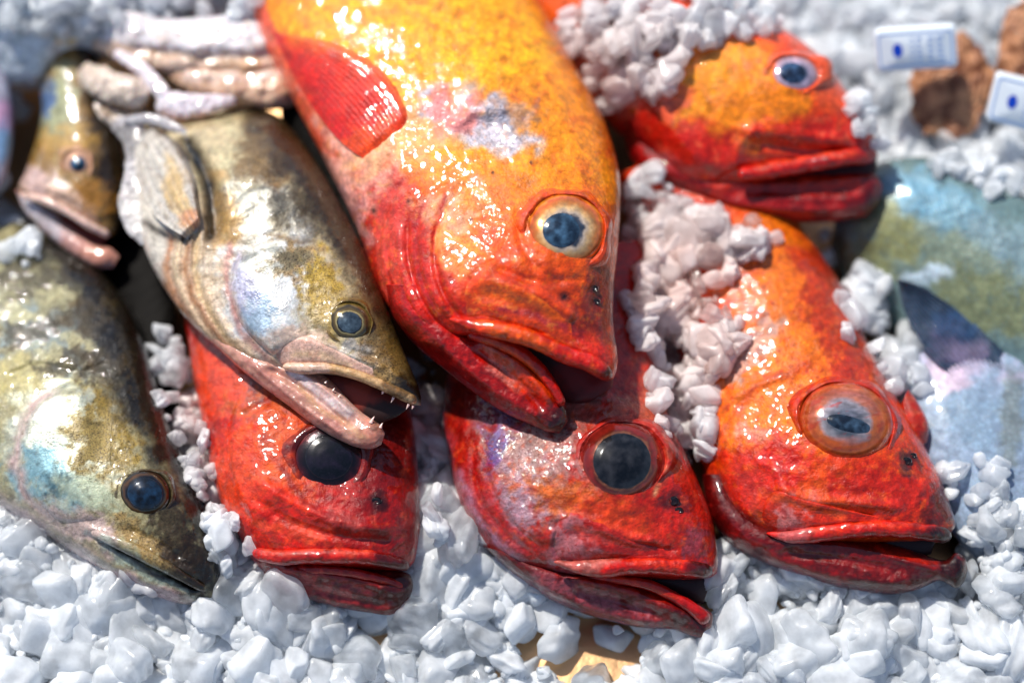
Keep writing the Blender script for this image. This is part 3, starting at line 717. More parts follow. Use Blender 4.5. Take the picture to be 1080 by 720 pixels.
def build_right():
    r = thing('redfish', 'orange-red redfish at the right with bulging cloudy eye and long knobbed lower jaw', 'fish', 860, 450, -60, 'red rockfish on the ice')
    S = Surf()
    st = [(770, 130, 640, 190, 50, -140), (815, 190, 670, 250, 62, -118), (854, 250, 695, 312, 70, -92), (890, 305, 715, 376, 74, -62), (916, 362, 728, 440, 76, -34), (940, 408, 740, 492, 76, -8),
          (962, 446, 756, 528, 72, 10), (982, 484, 780, 556, 66, 26), (996, 514, 825, 572, 56, 38), (1003, 534, 885, 574, 45, 46), (1007, 548, 940, 572, 33, 52), (1007, 556, 975, 570, 20, 56), (1004, 561, 992, 567, 8, 58)]
    loft('body', st, RED, r, paintF, dispF, 360, 320, surf=S); S.close()
    def pj(X, Y):
        p = Paint(X, Y, (122, 9, 12), 69); p.line([(850, 566), (910, 572), (960, 588), (995, 600)], 4, (206, 60, 36), .7); p.line([(760, 556), (830, 592), (900, 612)], 12, (176, 26, 24), .7)
        p.blob(1012, 600, 16, 22, 0, (50, 14, 18), .85, .5, 8); p.mott(9, (100, 6, 10), .5); p.mott(6, (190, 50, 40), .3, .2); p.blob(900, 590, 50, 12, 10, (180, 40, 40), .5, .8); return p
    def dj(X, Y):
        z = 2.2*fbm(X, Y, 26, 25, 3)+.9*fbm(X, Y, 8, 25, 2)
        z += ridge(X, Y, [(820, 570), (900, 576), (960, 592), (1000, 602)], 5, 4)
        z += ridge(X, Y, [(820, 582), (890, 590), (960, 604)], 5, -4)
        z += ridge(X, Y, [(800, 586), (880, 610), (960, 616)], 6, 4)
        return z
    lj = [(770, 500, 740, 500, 36, 4), (800, 540, 748, 545, 46, 14), (840, 556, 772, 575, 48, 24), (880, 562, 815, 597, 44, 34), (915, 566, 862, 613, 38, 44), (945, 573, 910, 624, 32, 52),
          (970, 582, 948, 626, 25, 58), (988, 589, 974, 619, 17, 62), (998, 590, 990, 612, 13, 64), (1008, 583, 1000, 616, 15, 65), (1018, 588, 1010, 620, 12, 66), (1021, 600, 1017, 614, 5, 66)]
    loft('lower_jaw', lj, RED, r, pj, dj, 240, 170)
    def pl(X, Y):
        p = Paint(X, Y, (218, 44, 16), 64); p.line([(840, 560), (920, 552), (980, 556)], 4, (240, 90, 30), .8); p.blob(835, 560, 16, 12, 0, (220, 140, 140), .7); p.blob(1000, 562, 26, 14, 0, (40, 10, 12), .95); p.mott(5, (170, 16, 16), .5); return p
    sweep('upper_lip', [(808, 562, 66, 2, 3), (832, 566, 76, 6, 6), (860, 563, 84, 9, 9), (890, 559, 92, 9, 10), (930, 557, 92, 9, 10), (965, 559, 86, 9, 9), (990, 563, 78, 9, 9), (1004, 566, 68, 7, 8)], RED, r, pl, noise=1.6, surf=S)
    def pm(X, Y):
        p = Paint(X, Y, (218, 70, 30), 66); p.line([(800, 520), (850, 535), (900, 543)], 5, (240, 120, 60), .7); p.blob(832, 552, 14, 16, 30, (226, 160, 160), .8, .7, 7); p.mott(6, (190, 30, 20), .5); return p
    patch('cheek_plate', [(800, 540), (815, 518), (850, 526), (890, 536), (930, 545)], [(812, 566), (835, 564), (865, 558), (900, 552), (935, 552)], S, RED, r, pm, off=4, edge=.25, sides=(1, 1, 1, 0))
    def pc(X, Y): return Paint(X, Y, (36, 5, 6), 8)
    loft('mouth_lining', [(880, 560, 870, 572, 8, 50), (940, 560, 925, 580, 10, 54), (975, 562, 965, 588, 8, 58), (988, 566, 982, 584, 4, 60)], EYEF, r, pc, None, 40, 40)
    eye(r, S, paintF, 893, 445, 50, 42, 14, 34, lid=8, lidw=.17,
        iris=[(0, (70, 84, 100)), (.3, (96, 104, 116)), (.5, (170, 160, 166)), (.58, (200, 130, 110)), (.6, (206, 110, 60)), (.75, (200, 84, 30)), (.9, (214, 100, 40)), (1, (206, 60, 24))],
        pupil=(.5, 2, 2), streak=.35, pcol=((60, 84, 108), (12, 22, 36)), seed=82, ph=1.8, lidcol=(206, 64, 30), pround=.62)
    # far eye bulging beyond the forehead
    far = [(958, 410, 948, 432, 12, 4), (972, 430, 950, 448, 17, 8), (980, 450, 956, 462, 15, 12), (978, 466, 966, 472, 7, 14)]
    loft('far_eye_rim', far, RED, r, lambda X, Y: Paint(X, Y, (196, 60, 26), 3).mott(5, (226, 140, 110), .5), None, 50, 40)
    nostril(r, S, 956, 486, 6); nostril(r, S, 963, 480, 4)
    return r, S

# =================================================================== bottom left redfish
def paintH(X, Y):
    p = Paint(X, Y, (200, 42, 18), 91)
    p.blob(265, 400, 70, 40, 30, (200, 110, 96), .8, .7, 14)
    p.blob(262, 395, 30, 20, 20, (130, 130, 140), .7, .7, 10)
    p.blob(228, 400, 26, 40, 0, (238, 96, 40), .8, .6)
    p.blob(290, 440, 40, 26, 0, (206, 120, 60), .8, .9, 8)
    p.blob(255, 455, 18, 20, 0, (232, 60, 16), .8)
    p.blob(280, 512, 44, 20, 15, (240, 120, 30), .9, .6, 10)
    p.blob(290, 545, 60, 26, 20, (232, 60, 20), .9, .5)
    p.blob(236, 520, 14, 40, -10, (230, 110, 90), .7, .7)
    p.blob(300, 470, 46, 40, 10, (236, 116, 36), .75, .8, 9)
    p.blob(250, 500, 20, 40, 0, (232, 96, 50), .7, .6, 9)
    p.blob(310, 560, 40, 10, 12, (240, 110, 70), .7, .7, 7)
    p.blob(410, 480, 36, 60, 0, (130, 20, 18), .9, .5)  # right side darkened: shadow of the fish above painted in
    p.blob(400, 540, 50, 40, 0, (176, 28, 20), .8, .5)
    p.blob(360, 545, 26, 7, 30, (230, 130, 120), .6, .9, 6)
    p.blob(398, 530, 10, 10, 0, (70, 16, 16), .8)
    p.line([(290, 485), (330, 535), (380, 552)], 4, (170, 30, 20), .6)
    p.mott(6, (240, 120, 60), .35, .15)
    p.mott(9, (180, 20, 16), .4, .1)
    return p

def dispH(X, Y):
    z = 3*fbm(X, Y, 34, 31, 3)+1.3*fbm(X, Y, 8, 32, 3)
    z += gau(X, Y, 348, 486, 38, 38)*-12
    z += ridge(X, Y, [(262, 500), (310, 530), (350, 548), (420, 560)], 7, 5)
    z += ridge(X, Y, [(260, 520), (310, 552), (360, 566), (420, 572)], 5, -4)
    z += step(X, Y, [(262, 400), (240, 450), (246, 510), (270, 560)], 6, 3, 50, -1)
    z += ridge(X, Y, [(250, 440), (300, 415), (330, 400)], 5, -4)
    return z

def build_bottom_left():
    r = thing('redfish', 'red redfish with a black eye, half hidden under the open-mouthed pike-perch', 'fish', 330, 500, -60, 'red rockfish on the ice')
    S = Surf()
    st = [(350, 240, 180, 270, 45, -110), (395, 320, 196, 345, 60, -62), (422, 390, 205, 405, 68, -30), (436, 445, 214, 450, 70, -4), (441, 492, 222, 495, 70, 18), (443, 530, 234, 532, 66, 34),
          (443, 560, 250, 562, 58, 44), (440, 580, 262, 582, 48, 50), (436, 594, 280, 593, 36, 54), (428, 601, 300, 600, 18, 56)]
    loft('body', st, RED, r, paintH, dispH, 320, 320, surf=S); S.close()
    def pj(X, Y):
        p = Paint(X, Y, (136, 13, 14), 99); p.blob(330, 615, 60, 12, 20, (206, 90, 90), .7, .8, 10); p.line([(290, 598), (350, 604), (410, 616)], 4, (214, 70, 50), .7); p.mott(7, (110, 8, 10), .6); p.blob(420, 620, 26, 20, 0, (90, 10, 12), .7); return p
    def dj(X, Y):
        return 2*fbm(X, Y, 20, 35, 3)+.9*fbm(X, Y, 7, 35, 2)+ridge(X, Y, [(285, 600), (340, 606), (400, 618), (425, 630)], 5, 4)+ridge(X, Y, [(290, 612), (350, 626), (410, 640)], 5, -4)
    lj = [(285, 578, 250, 566, 30, 36), (320, 588, 264, 588, 36, 42), (360, 594, 284, 609, 34, 46), (395, 597, 315, 628, 30, 50), (420, 601, 355, 640, 24, 54), (434, 608, 390, 646, 17, 58), (435, 622, 412, 648, 9, 60), (430, 636, 422, 644, 3, 60)]
    loft('lower_jaw', lj, RED, r, pj, dj, 180, 150)
    def pl(X, Y):
        p = Paint(X, Y, (216, 44, 26), 94); p.line([(270, 584), (340, 580), (400, 584)], 4, (240, 120, 90), .7); p.mott(5, (160, 14, 14), .6); p.blob(420, 592, 20, 10, 0, (90, 10, 12), .8); return p
    sweep('upper_lip', [(266, 582, 50, 6, 7), (290, 587, 74, 8, 9), (330, 586, 88, 8, 9), (370, 586, 90, 8, 9), (405, 590, 84, 8, 9), (432, 598, 66, 6, 7)], RED, r, pl, noise=1.6, surf=S)
    sweep('lower_lip', [(285, 598, 66, 4, 6), (320, 600, 78, 5, 6), (360, 602, 82, 5, 6), (400, 610, 78, 5, 6), (428, 620, 66, 5, 6)], RED, r, lambda X, Y: Paint(X, Y, (190, 24, 20), 95).mott(5, (230, 100, 70), .5), noise=.7)
    eye(r, S, paintH, 347, 482, 37, 35, 0, 11, lid=4, lidw=.24, sink=-1,
        iris=[(0, (10, 8, 14)), (.7, (16, 10, 18)), (.85, (50, 14, 20)), (1, (120, 20, 20))],
        pupil=(.72, 0, 0), pcol=((24, 16, 30), (3, 3, 5)), seed=92, ph=1.4, lidcol=(130, 22, 20))
    nostril(r, S, 397, 528, 6)
    return r, S

# =================================================================== top right redfish
def paintE(X, Y):
    p = Paint(X, Y, (238, 96, 18), 121)
    p.blob(740, 90, 60, 56, 0, (255, 184, 34), .95, .5, 18)
    p.blob(800, 110, 50, 36, 0, (255, 168, 34), .9, .5, 16)
    p.blob(600, 60, 50, 60, 30, (240, 150, 110), .9, .7, 18)
    p.blob(640, 20, 60, 50, 0, (246, 130, 40), .8, .7, 18)
    p.blob(650, 80, 40, 40, 0, (240, 160, 160), .8, .8, 16)
    p.blob(700, 100, 20, 40, 20, (238, 110, 100), .7, .7, 12)
    p.blob(695, 150, 40, 22, 35, (226, 60, 44), .9, .5)
    p.blob(740, 165, 60, 30, 25, (222, 50, 26), .9, .5)
    p.blob(850, 150, 60, 22, 5, (222, 60, 20), .9, .5)
    p.blob(895, 150, 34, 26, 20, (214, 48, 24), .9, .5)
    p.blob(870, 80, 18, 40, -25, (244, 120, 60), .8, .5)
    p.line([(655, 125), (690, 180), (740, 215)], 12, (190, 50, 60), .8)
    p.mott(9, (250, 160, 120), .35, .15)
    return p

def dispE(X, Y):
    z = 3*fbm(X, Y, 36, 41, 3)+1.*fbm(X, Y, 10, 42, 3)
    z += gau(X, Y, 836, 78, 44, 38)*10
    z += step(X, Y, [(640, 60), (655, 120), (690, 165), (740, 200)], 8, 4, 60, -1)
    z += ridge(X, Y, [(660, 130), (700, 178), (760, 214)], 5, 4)
    z += ridge(X, Y, [(770, 135), (820, 140), (870, 146), (905, 150)], 7, 4)
    z += ridge(X, Y, [(775, 180), (780, 155), (800, 135)], 6, 4)
    z += ridge(X, Y, [(780, 150), (840, 158), (900, 160)], 5, -4)
    return z

def build_top_right():
    r = thing('redfish', 'orange redfish at the upper right with ice over its shoulder, mouth pointing right', 'fish', 780, 120, -190, 'red rockfish on the ice')
    S = Surf()
    st = [(380, -240, 370, -190, 12, -260), (430, -230, 420, -110, 34, -240), (500, -205, 475, -20, 52, -215), (570, -160, 530, 40, 62, -190), (625, -120, 585, 90, 72, -170), (680, -75, 640, 130, 80, -150), (735, -25, 685, 172, 84, -130), (790, 10, 728, 203, 82, -112), (836, 36, 768, 208, 74, -98),
          (868, 62, 805, 196, 62, -88), (890, 92, 843, 184, 48, -80), (908, 120, 876, 178, 36, -74), (921, 142, 902, 173, 22, -70), (926, 156, 918, 166, 8, -68)]
    loft('body', st, RED, r, paintE, dispE, 300, 300, surf=S); S.close()
    def pj(X, Y):
        p = Paint(X, Y, (176, 22, 22), 129); p.line([(740, 196), (830, 192), (915, 188)], 8, (226, 80, 20), .8); p.line([(760, 214), (830, 226), (900, 226)], 7, (206, 60, 50), .7); p.mott(10, (120, 10, 20), .6); p.blob(922, 205, 12, 16, 0, (110, 24, 40), .7); return p
    def dj(X, Y):
        return 2*fbm(X, Y, 22, 45, 3)+ridge(X, Y, [(760, 188), (840, 186), (915, 186)], 5, 5)+ridge(X, Y, [(760, 202), (840, 202), (915, 200)], 6, -5)+ridge(X, Y, [(750, 212), (830, 222), (900, 222)], 5, 4)
    lj = [(700, 120, 652, 122, 40, -140), (735, 160, 668, 172, 50, -120), (775, 178, 705, 200, 50, -106), (815, 182, 760, 222, 46, -94), (850, 182, 812, 232, 40, -86), (885, 182, 860, 235, 33, -80), (910, 182, 898, 231, 25, -74), (926, 186, 918, 224, 14, -70), (931, 196, 928, 212, 5, -69)]
    loft('lower_jaw', lj, RED, r, pj, dj, 200, 150)
    def pl(X, Y):
        p = Paint(X, Y, (214, 44, 24), 124); p.line([(790, 178), (860, 166), (910, 162)], 4, (240, 110, 70), .7); p.mott(6, (150, 14, 20), .5); return p
    sweep('upper_lip', [(778, 184, -66, 7, 8), (810, 180, -48, 9, 10), (850, 173, -42, 9, 10), (885, 167, -44, 9, 10), (912, 164, -52, 9, 9), (926, 165, -64, 6, 7)], RED, r, pl, noise=1.5, surf=S)
    loft('mouth_lining', [(800, 168, 790, 196, 12, -84), (850, 164, 850, 200, 14, -82), (895, 160, 895, 200, 14, -78), (918, 162, 916, 198, 8, -75), (925, 168, 923, 192, 3, -74)], EYEF, r, lambda X, Y: Paint(X, Y, (60, 8, 8), 8), None, 50, 40)
    patch('gill_cover', [(628, 40), (646, 96), (664, 140), (700, 178), (740, 200)], [(700, 30), (716, 80), (734, 120), (760, 150), (790, 172)], S, RED, r, paintE, off=6, edge=.14, sides=(1, 0, 1, 1))
    eye(r, S, paintE, 838, 78, 27, 21, 8, 17, lid=8, lidw=.34,
        iris=[(0, (60, 80, 110)), (.45, (80, 100, 130)), (.6, (190, 170, 190)), (.8, (200, 160, 170)), (1, (236, 130, 90))],
        pupil=(.55, -2, -1), pcol=((70, 100, 140), (20, 30, 50)), seed=132, ph=1.4, lidcol=(240, 120, 80))
    return r, S

# =================================================================== pike-perches
def paintC(X, Y):
    p = Paint(X, Y, (196, 180, 142), 151)
    # pale belly
    p.side([(60, 60), (150, 130), (215, 210), (250, 290), (310, 372), (440, 420)], (216, 190, 160), .9, 16, 1, .5)
    p.side([(90, 170), (170, 270), (235, 345), (330, 420)], (206, 170, 160), .8, 14, 1, .5)
    # dark back
    p.blob(230, 165, 44, 40, 40, (196, 186, 150), .9, .4, 18)
    p.blob(290, 160, 34, 40, 40, (116, 86, 40), .85, .6, 12)
    p.blob(170, 250, 30, 40, -30, (226, 220, 210), .9, .5, 14)
    p.blob(300, 225, 18, 22, 0, (64, 54, 40), .6, .9, 6)
    p.blob(205, 150, 26, 30, 40, (206, 186, 150), .7, .6, 12)
    p.blob(268, 218, 34, 22, 15, (190, 190, 180), .9, .7, 12, met=.3)
    p.blob(235, 230, 16, 46, -10, (190, 150, 90), .8, .5)
    p.blob(320, 220, 36, 26, 30, (70, 58, 36), .7, 1.0, 7)
    # gill cover silver, blue
    p.blob(284, 304, 46, 52, 10, (228, 230, 230), 1., .4, 14, met=.2, bmp=.4, spk=.1)
    p.blob(272, 330, 20, 18, 30, (150, 176, 200), .8, .6, 10, met=.3)
    p.blob(256, 300, 12, 22, 0, (180, 176, 206), .7, .6, 10)
    p.blob(318, 278, 34, 18, 10, (170, 140, 90), .9, .8, 8, spk=.9)
    p.blob(336, 296, 18, 26, 0, (196, 164, 60), .85, .8, 7, spk=.8, met=0)
    p.blob(300, 275, 30, 12, 0, (120, 120, 100), .6, 1, 6)
    p.blob(352, 325, 30, 20, 0, (170, 140, 60), .7, .6, 9, spk=.8)
    # cheek pink, silvery under the eye
    p.blob(320, 362, 34, 14, 10, (226, 196, 176), .9, .5, 10)
    p.blob(380, 372, 24, 10, 20, (196, 190, 186), .8, .8, 7, met=.3)
    p.blob(410, 385, 30, 26, 40, (150, 116, 60), .8, .6, 8, spk=1)
    p.blob(432, 408, 14, 12, 30, (36, 26, 18), .9, .5, 6)
    p.blob(398, 340, 18, 40, -30, (110, 84, 40), .7, .6, 8, spk=1)
    # gill membranes orange cream stripes
    for k, (o, c) in enumerate(((0, (226, 196, 150)), (9, (190, 130, 84)), (17, (232, 206, 170)), (26, (200, 140, 96)))):
        p.line([(205-o, 225+o*.3), (205-o, 290+o*.3), (235-o*.8, 350+o*.3), (285-o*.5, 395+o*.2)], 5, c, .8, .3)
    p.line([(245, 250), (238, 300), (254, 345), (292, 385)], 4, (200, 150, 140), .9)
    p.line([(262, 250), (300, 252), (340, 256)], 3, (120, 96, 60), .6)
    p.side([(240, 90), (275, 150), (322, 220), (362, 290), (398, 350), (432, 405)], (46, 32, 12), .93, 13, -1, .8, spk=.6)  # brown back pigment deepened by painted shade along the right edge
    p.blob(415, 372, 16, 26, -30, (120, 92, 44), .6, .7, 7)
    p.blob(436, 412, 12, 8, 30, (24, 16, 10), .9, .4, 5)
    p.mott(4, (60, 44, 20), .35, .2, .6)
    p.line([(192, 140), (214, 178), (222, 220), (222, 262)], 9, (14, 9, 7), 1., .25, spk=0)  # black shade of the gap right of the fin, painted on the skin
    p.line([(150, 232), (180, 250), (206, 252)], 5, (30, 22, 18), .85, .3)
    return p

def dispC(X, Y):
    z = 2*fbm(X, Y, 30, 51, 3)+.8*fbm(X, Y, 6, 52, 3)
    z += step(X, Y, [(330, 248), (285, 252), (252, 272), (243, 308), (258, 345), (292, 380)], 8, 2.5, 60, -1)
    z += step(X, Y, [(300, 192), (262, 200), (238, 225), (226, 258)], 5, 2.5, 40, -1)
    for k, o in enumerate((0, 12, 24)):
        z += ridge(X, Y, [(215-o, 230+o*.3), (212-o, 290+o*.3), (238-o*.8, 346+o*.3), (282-o*.5, 392+o*.2)], 4.5, 4)
        z += ridge(X, Y, [(209-o, 230+o*.3), (206-o, 290+o*.3), (232-o*.8, 350+o*.3), (276-o*.5, 396+o*.2)], 3, -3)
    z += ridge(X, Y, [(186, 140), (214, 176), (226, 222), (228, 262)], 9, -20)
    z += ridge(X, Y, [(205, 150), (236, 200), (244, 240)], 10, 3)
    z += gau(X, Y, 368, 340, 32, 28)*6
    z += ridge(X, Y, [(330, 340), (360, 366), (400, 378)], 4, -3)
    z += ridge(X, Y, [(310, 355), (350, 365), (395, 384), (430, 402)], 4, 3)
    z += ridge(X, Y, [(290, 362), (288, 378), (305, 392)], 4, 3)
    return z

def tooth(parent, x, y, e, dx, dy, ln, w, de=0):
    n = 10; th = np.linspace(0, 2*np.pi, n, endpoint=False)
    L = math.hypot(dx, dy); dx, dy = dx/L, dy/L; nx, ny = -dy, dx
    ks = np.linspace(0, 1, 6); rows = []
    for k in ks:
        r = w*(1-k)**.8+.12; b = ln*.18*k*k
        rows.append(np.stack([x+dx*ln*k+nx*(r*np.cos(th)+b), y+dy*ln*k+ny*(r*np.cos(th)+b), e+r*np.sin(th)+de*k], -1))
    P = np.array(rows)
    return mesh_obj('tooth', W(P[..., 0], P[..., 1], P[..., 2]), ring_faces(6, n), TOOTH, parent)

def build_perch_center():
    r = thing('pike_perch', 'golden grey pike-perch with a silver gill cover, open mouth full of small teeth', 'fish', 260, 260, -90, 'grey pike-perches on the ice')
    S = Surf()
    st = [(272, 112, 152, 128, 14, -120), (290, 120, 146, 148, 40, -100), (310, 138, 146, 186, 55, -76), (336, 174, 148, 246, 64, -45), (364, 224, 172, 302, 66, -18), (386, 270, 205, 345, 62, 6), (403, 312, 243, 374, 54, 26),
          (416, 344, 284, 390, 44, 40), (426, 370, 325, 394, 35, 52), (435, 392, 362, 397, 27, 61), (441, 407, 392, 406, 19, 67), (444, 418, 418, 417, 12, 71), (444, 427, 434, 427, 5, 73)]
    loft('body', st, ZAN, r, paintC, dispC, 380, 320, surf=S); S.close()
    def pj(X, Y):
        p = Paint(X, Y, (204, 150, 132), 159); p.line([(300, 388), (340, 415), (375, 445)], 7, (226, 206, 206), .9); p.line([(250, 375), (310, 425), (370, 462)], 8, (184, 120, 110), .8); p.blob(392, 455, 14, 12, 0, (190, 110, 90), .7); p.line([(310, 400), (350, 440), (390, 462)], 4, (206, 160, 120), .7); p.mott(5, (150, 90, 80), .4, spk=.2)
        p.blob(396, 448, 5, 5, 0, (90, 60, 40), .7); return p
    def dj(X, Y):
        return 1.6*fbm(X, Y, 12, 55, 3)+ridge(X, Y, [(300, 384), (338, 406), (376, 440)], 4, 6)+ridge(X, Y, [(280, 386), (322, 412), (372, 452)], 3.5, -6)+ridge(X, Y, [(262, 380), (310, 422), (366, 462)], 3, 3)
    lj = [(262, 345, 206, 340, 26, 10), (285, 372, 225, 362, 32, 22), (314, 382, 250, 386, 26, 40), (338, 392, 276, 407, 24, 50), (354, 406, 303, 427, 21, 59), (370, 424, 331, 448, 18, 69), (385, 437, 358, 464, 15, 77),
          (394, 443, 378, 472, 15, 82), (402, 449, 393, 473, 11, 86), (406, 457, 402, 469, 4, 88)]
    j = loft('lower_jaw', lj, FLESH, r, pj, dj, 200, 140)
    def pl(X, Y):
        p = Paint(X, Y, (214, 176, 130), 154); p.blob(420, 405, 22, 12, 30, (80, 56, 26), .8, .7, 6); p.blob(320, 385, 20, 10, 0, (230, 196, 180), .8); p.mott(4, (170, 120, 70), .5); return p
    lp = sweep('upper_lip', [(298, 386, 74, 4, 6), (318, 388, 82, 6.5, 8), (345, 388, 86, 6, 8), (372, 394, 87, 5.5, 8), (398, 404, 87, 5.5, 7), (422, 415, 85, 6, 7), (440, 424, 80, 5.5, 6)], ZAN, r, pl, noise=.5, surf=S)
    def pm(X, Y):
        p = Paint(X, Y, (228, 188, 172), 156); p.line([(300, 372), (340, 374), (380, 388)], 5, (206, 176, 140), .7); p.mott(6, (206, 150, 130), .5); return p
    patch('cheek_plate', [(288, 372), (296, 354), (320, 353), (350, 366), (392, 386)], [(294, 386), (310, 388), (330, 385), (360, 388), (396, 400)], S, ZAN, r, pm, off=3.5, edge=.3, sides=(1, 1, 1, 0))
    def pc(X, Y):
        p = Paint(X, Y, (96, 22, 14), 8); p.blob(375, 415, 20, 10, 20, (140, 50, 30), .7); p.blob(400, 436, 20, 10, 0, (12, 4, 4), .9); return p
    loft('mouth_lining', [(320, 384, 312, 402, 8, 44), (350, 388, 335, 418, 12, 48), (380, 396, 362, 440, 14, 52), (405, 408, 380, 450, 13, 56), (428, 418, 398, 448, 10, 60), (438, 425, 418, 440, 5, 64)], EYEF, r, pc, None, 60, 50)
    for (x, y, dx, dy, l, w) in ((343, 404, .5, -1, 5, 1.6), (351, 412, .5, -1, 5, 1.5), (357, 419, .5, -1, 6, 1.6), (366, 428, .4, -1, 4, 1.4), (380, 441, .4, -1, 4, 1.4), (391, 446, .35, -1, 11, 2.6), (401, 451, .3, -1, 8, 2.2)):
        tooth(j, x, y, 80 if x < 385 else 92, dx, dy, l*.75, w*.85)
    for (x, y, l) in ((404, 413, 4), (415, 419, 8), (431, 426, 8), (436, 428, 5)):
        tooth(lp, x, y, 84, -.3, 1, l*.75, 1.5)
    eye(r, S, paintC, 369, 340, 24, 21, 15, 14, lid=4, lidw=.16,
        iris=[(0, (20, 26, 36)), (.55, (26, 34, 44)), (.6, (176, 160, 110)), (.66, (110, 90, 50)), (.8, (60, 50, 36)), (.95, (150, 124, 60)), (1, (60, 46, 26))],
        pupil=(.56, 0, 0), pcol=((90, 110, 126), (36, 48, 60)), seed=162, ph=1.0, lidcol=(120, 96, 40), skinmat=ZAN)
    # gill cover plate with a rim
    patch('gill_cover', [(252, 268), (243, 300), (252, 338), (288, 376)], [(318, 252), (322, 285), (326, 318), (330, 352)], S, ZAN, r, paintC, off=5, edge=.1, sides=(1, 0, 1.4, 1))
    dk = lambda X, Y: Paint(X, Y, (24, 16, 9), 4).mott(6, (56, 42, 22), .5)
    sweep('gap_shade_strip', [(300, 104, -122, 14, 10), (334, 132, -104, 34, 12), (358, 172, -84, 30, 12), (378, 218, -60, 24, 10), (392, 265, -30, 14, 8), (404, 300, -10, 8, 5)], DARK, r, dk, noise=2.)  # dark strip added along the back to fill the gap with shade
    # pectoral fin, folded, yellowish with a blood-red root
    def pf(X, Y):
        p = Paint(X, Y, (214, 206, 196), 7); p.blob(190, 205, 12, 34, -20, (214, 180, 120), .85); p.blob(201, 232, 9, 9, 0, (206, 136, 100), .7); p.line([(160, 132), (190, 152), (208, 186), (213, 236)], 5, (54, 40, 28), .9); p.mott(8, (150, 130, 110), .5); return p
    fan(r, 'pectoral_fin', [(160, 130), (188, 150), (208, 186), (214, 238)], [(142, 150), (144, 188), (160, 224), (200, 254)], S, pf, 15, ZAN, rays=6, rh=.6, nu=80, nv=60)
    return r, S

def paintA(X, Y):
    p = Paint(X, Y, (160, 152, 116), 171)
    p.blob(30, 320, 60, 60, 20, (150, 146, 110), .8, .6, 14, spk=.5)
    p.blob(60, 360, 60, 26, 10, (130, 150, 160), .7, .9, 9, met=.3, bmp=1.)
    p.blob(120, 340, 40, 50, 20, (110, 84, 34), .8, .8, 10, spk=.9, bmp=1.)
    p.blob(20, 400, 50, 20, -10, (190, 178, 120), .8, .7, 9)
    pass
    p.blob(65, 470, 52, 52, 10, (214, 220, 204), .95, .35, 14, met=.3, spk=.1, bmp=.3)
    p.blob(50, 500, 34, 24, 20, (130, 176, 190), .85, .7, 10, met=.3, bmp=.3)
    p.blob(60, 512, 14, 10, 0, (50, 80, 90), .7, .9, 6)
    p.blob(110, 462, 32, 44, 20, (158, 132, 56), .9, .7, 8, spk=.9, met=0)
    p.blob(95, 520, 30, 14, 20, (196, 206, 180), .8, .6)
    p.line([(66, 408), (34, 430), (16, 468), (28, 520), (58, 552)], 5, (206, 180, 176), .9)
    p.side([(-60, 480), (10, 530), (60, 560), (120, 600), (200, 635)], (206, 180, 180), .9, 12, 1, .5)
    p.blob(90, 556, 40, 14, 25, (206, 180, 176), .85, .6)
    p.blob(155, 570, 40, 12, 30, (170, 140, 84), .85, .8, 8, spk=.8, bmp=1.)
    p.blob(150, 596, 60, 8, 28, (176, 190, 176), .7, .7, 8)
    p.line([(110, 570), (160, 598), (210, 622)], 5, (60, 40, 30), .8)
    p.blob(208, 596, 26, 34, -20, (34, 22, 10), .95, .6, 8, spk=.8)
    p.blob(184, 560, 18, 44, -25, (50, 34, 14), .85, .7, 8, spk=.9)
    p.blob(150, 620, 40, 8, 20, (206, 170, 170), .7, .6)
    p.side([(20, 240), (62, 290), (92, 350), (116, 410), (148, 462), (180, 512), (200, 560), (222, 616)], (14, 9, 4), .98, 14, -1, .8, met=0, spk=.5, bmp=.6)  # dark back pigment, with shade on the right side painted in
    p.mott(5, (50, 40, 16), .35, .2)
    for (mx, my) in ((40, 300), (90, 330), (30, 350), (70, 380), (110, 390), (10, 290)): p.blob(mx, my, 26, 12, -15, (66, 54, 26), .75, 1.2, 6, spk=.8, bmp=1.)
    for (mx, my) in ((60, 310), (20, 330), (84, 360), (50, 372)): p.blob(mx, my, 14, 8, 0, (196, 190, 150), .7, 1.2, 5, bmp=1.)
    return p

def dispA(X, Y):
    z = 2*fbm(X, Y, 34, 61, 3)+1.2*fbm(X, Y, 7, 62, 3)
    z += step(X, Y, [(110, 398), (64, 406), (28, 432), (14, 474), (28, 522), (62, 556)], 7, 3, 60, -1)
    z += gau(X, Y, 154, 520, 40, 36)*6
    z += ridge(X, Y, [(84, 562), (130, 580), (176, 604), (215, 624)], 3.5, -5)
    z += ridge(X, Y, [(80, 552), (130, 570), (180, 594), (215, 612)], 5, 4)
    z += ridge(X, Y, [(130, 556), (160, 568), (195, 590)], 4, -3)
    z += ridge(X, Y, [(60, 556), (110, 592), (160, 616), (205, 632)], 4, 2.5)
    z += ridge(X, Y, [(0, 400), (40, 385), (90, 392), (120, 380)], 4, -3)
    return z

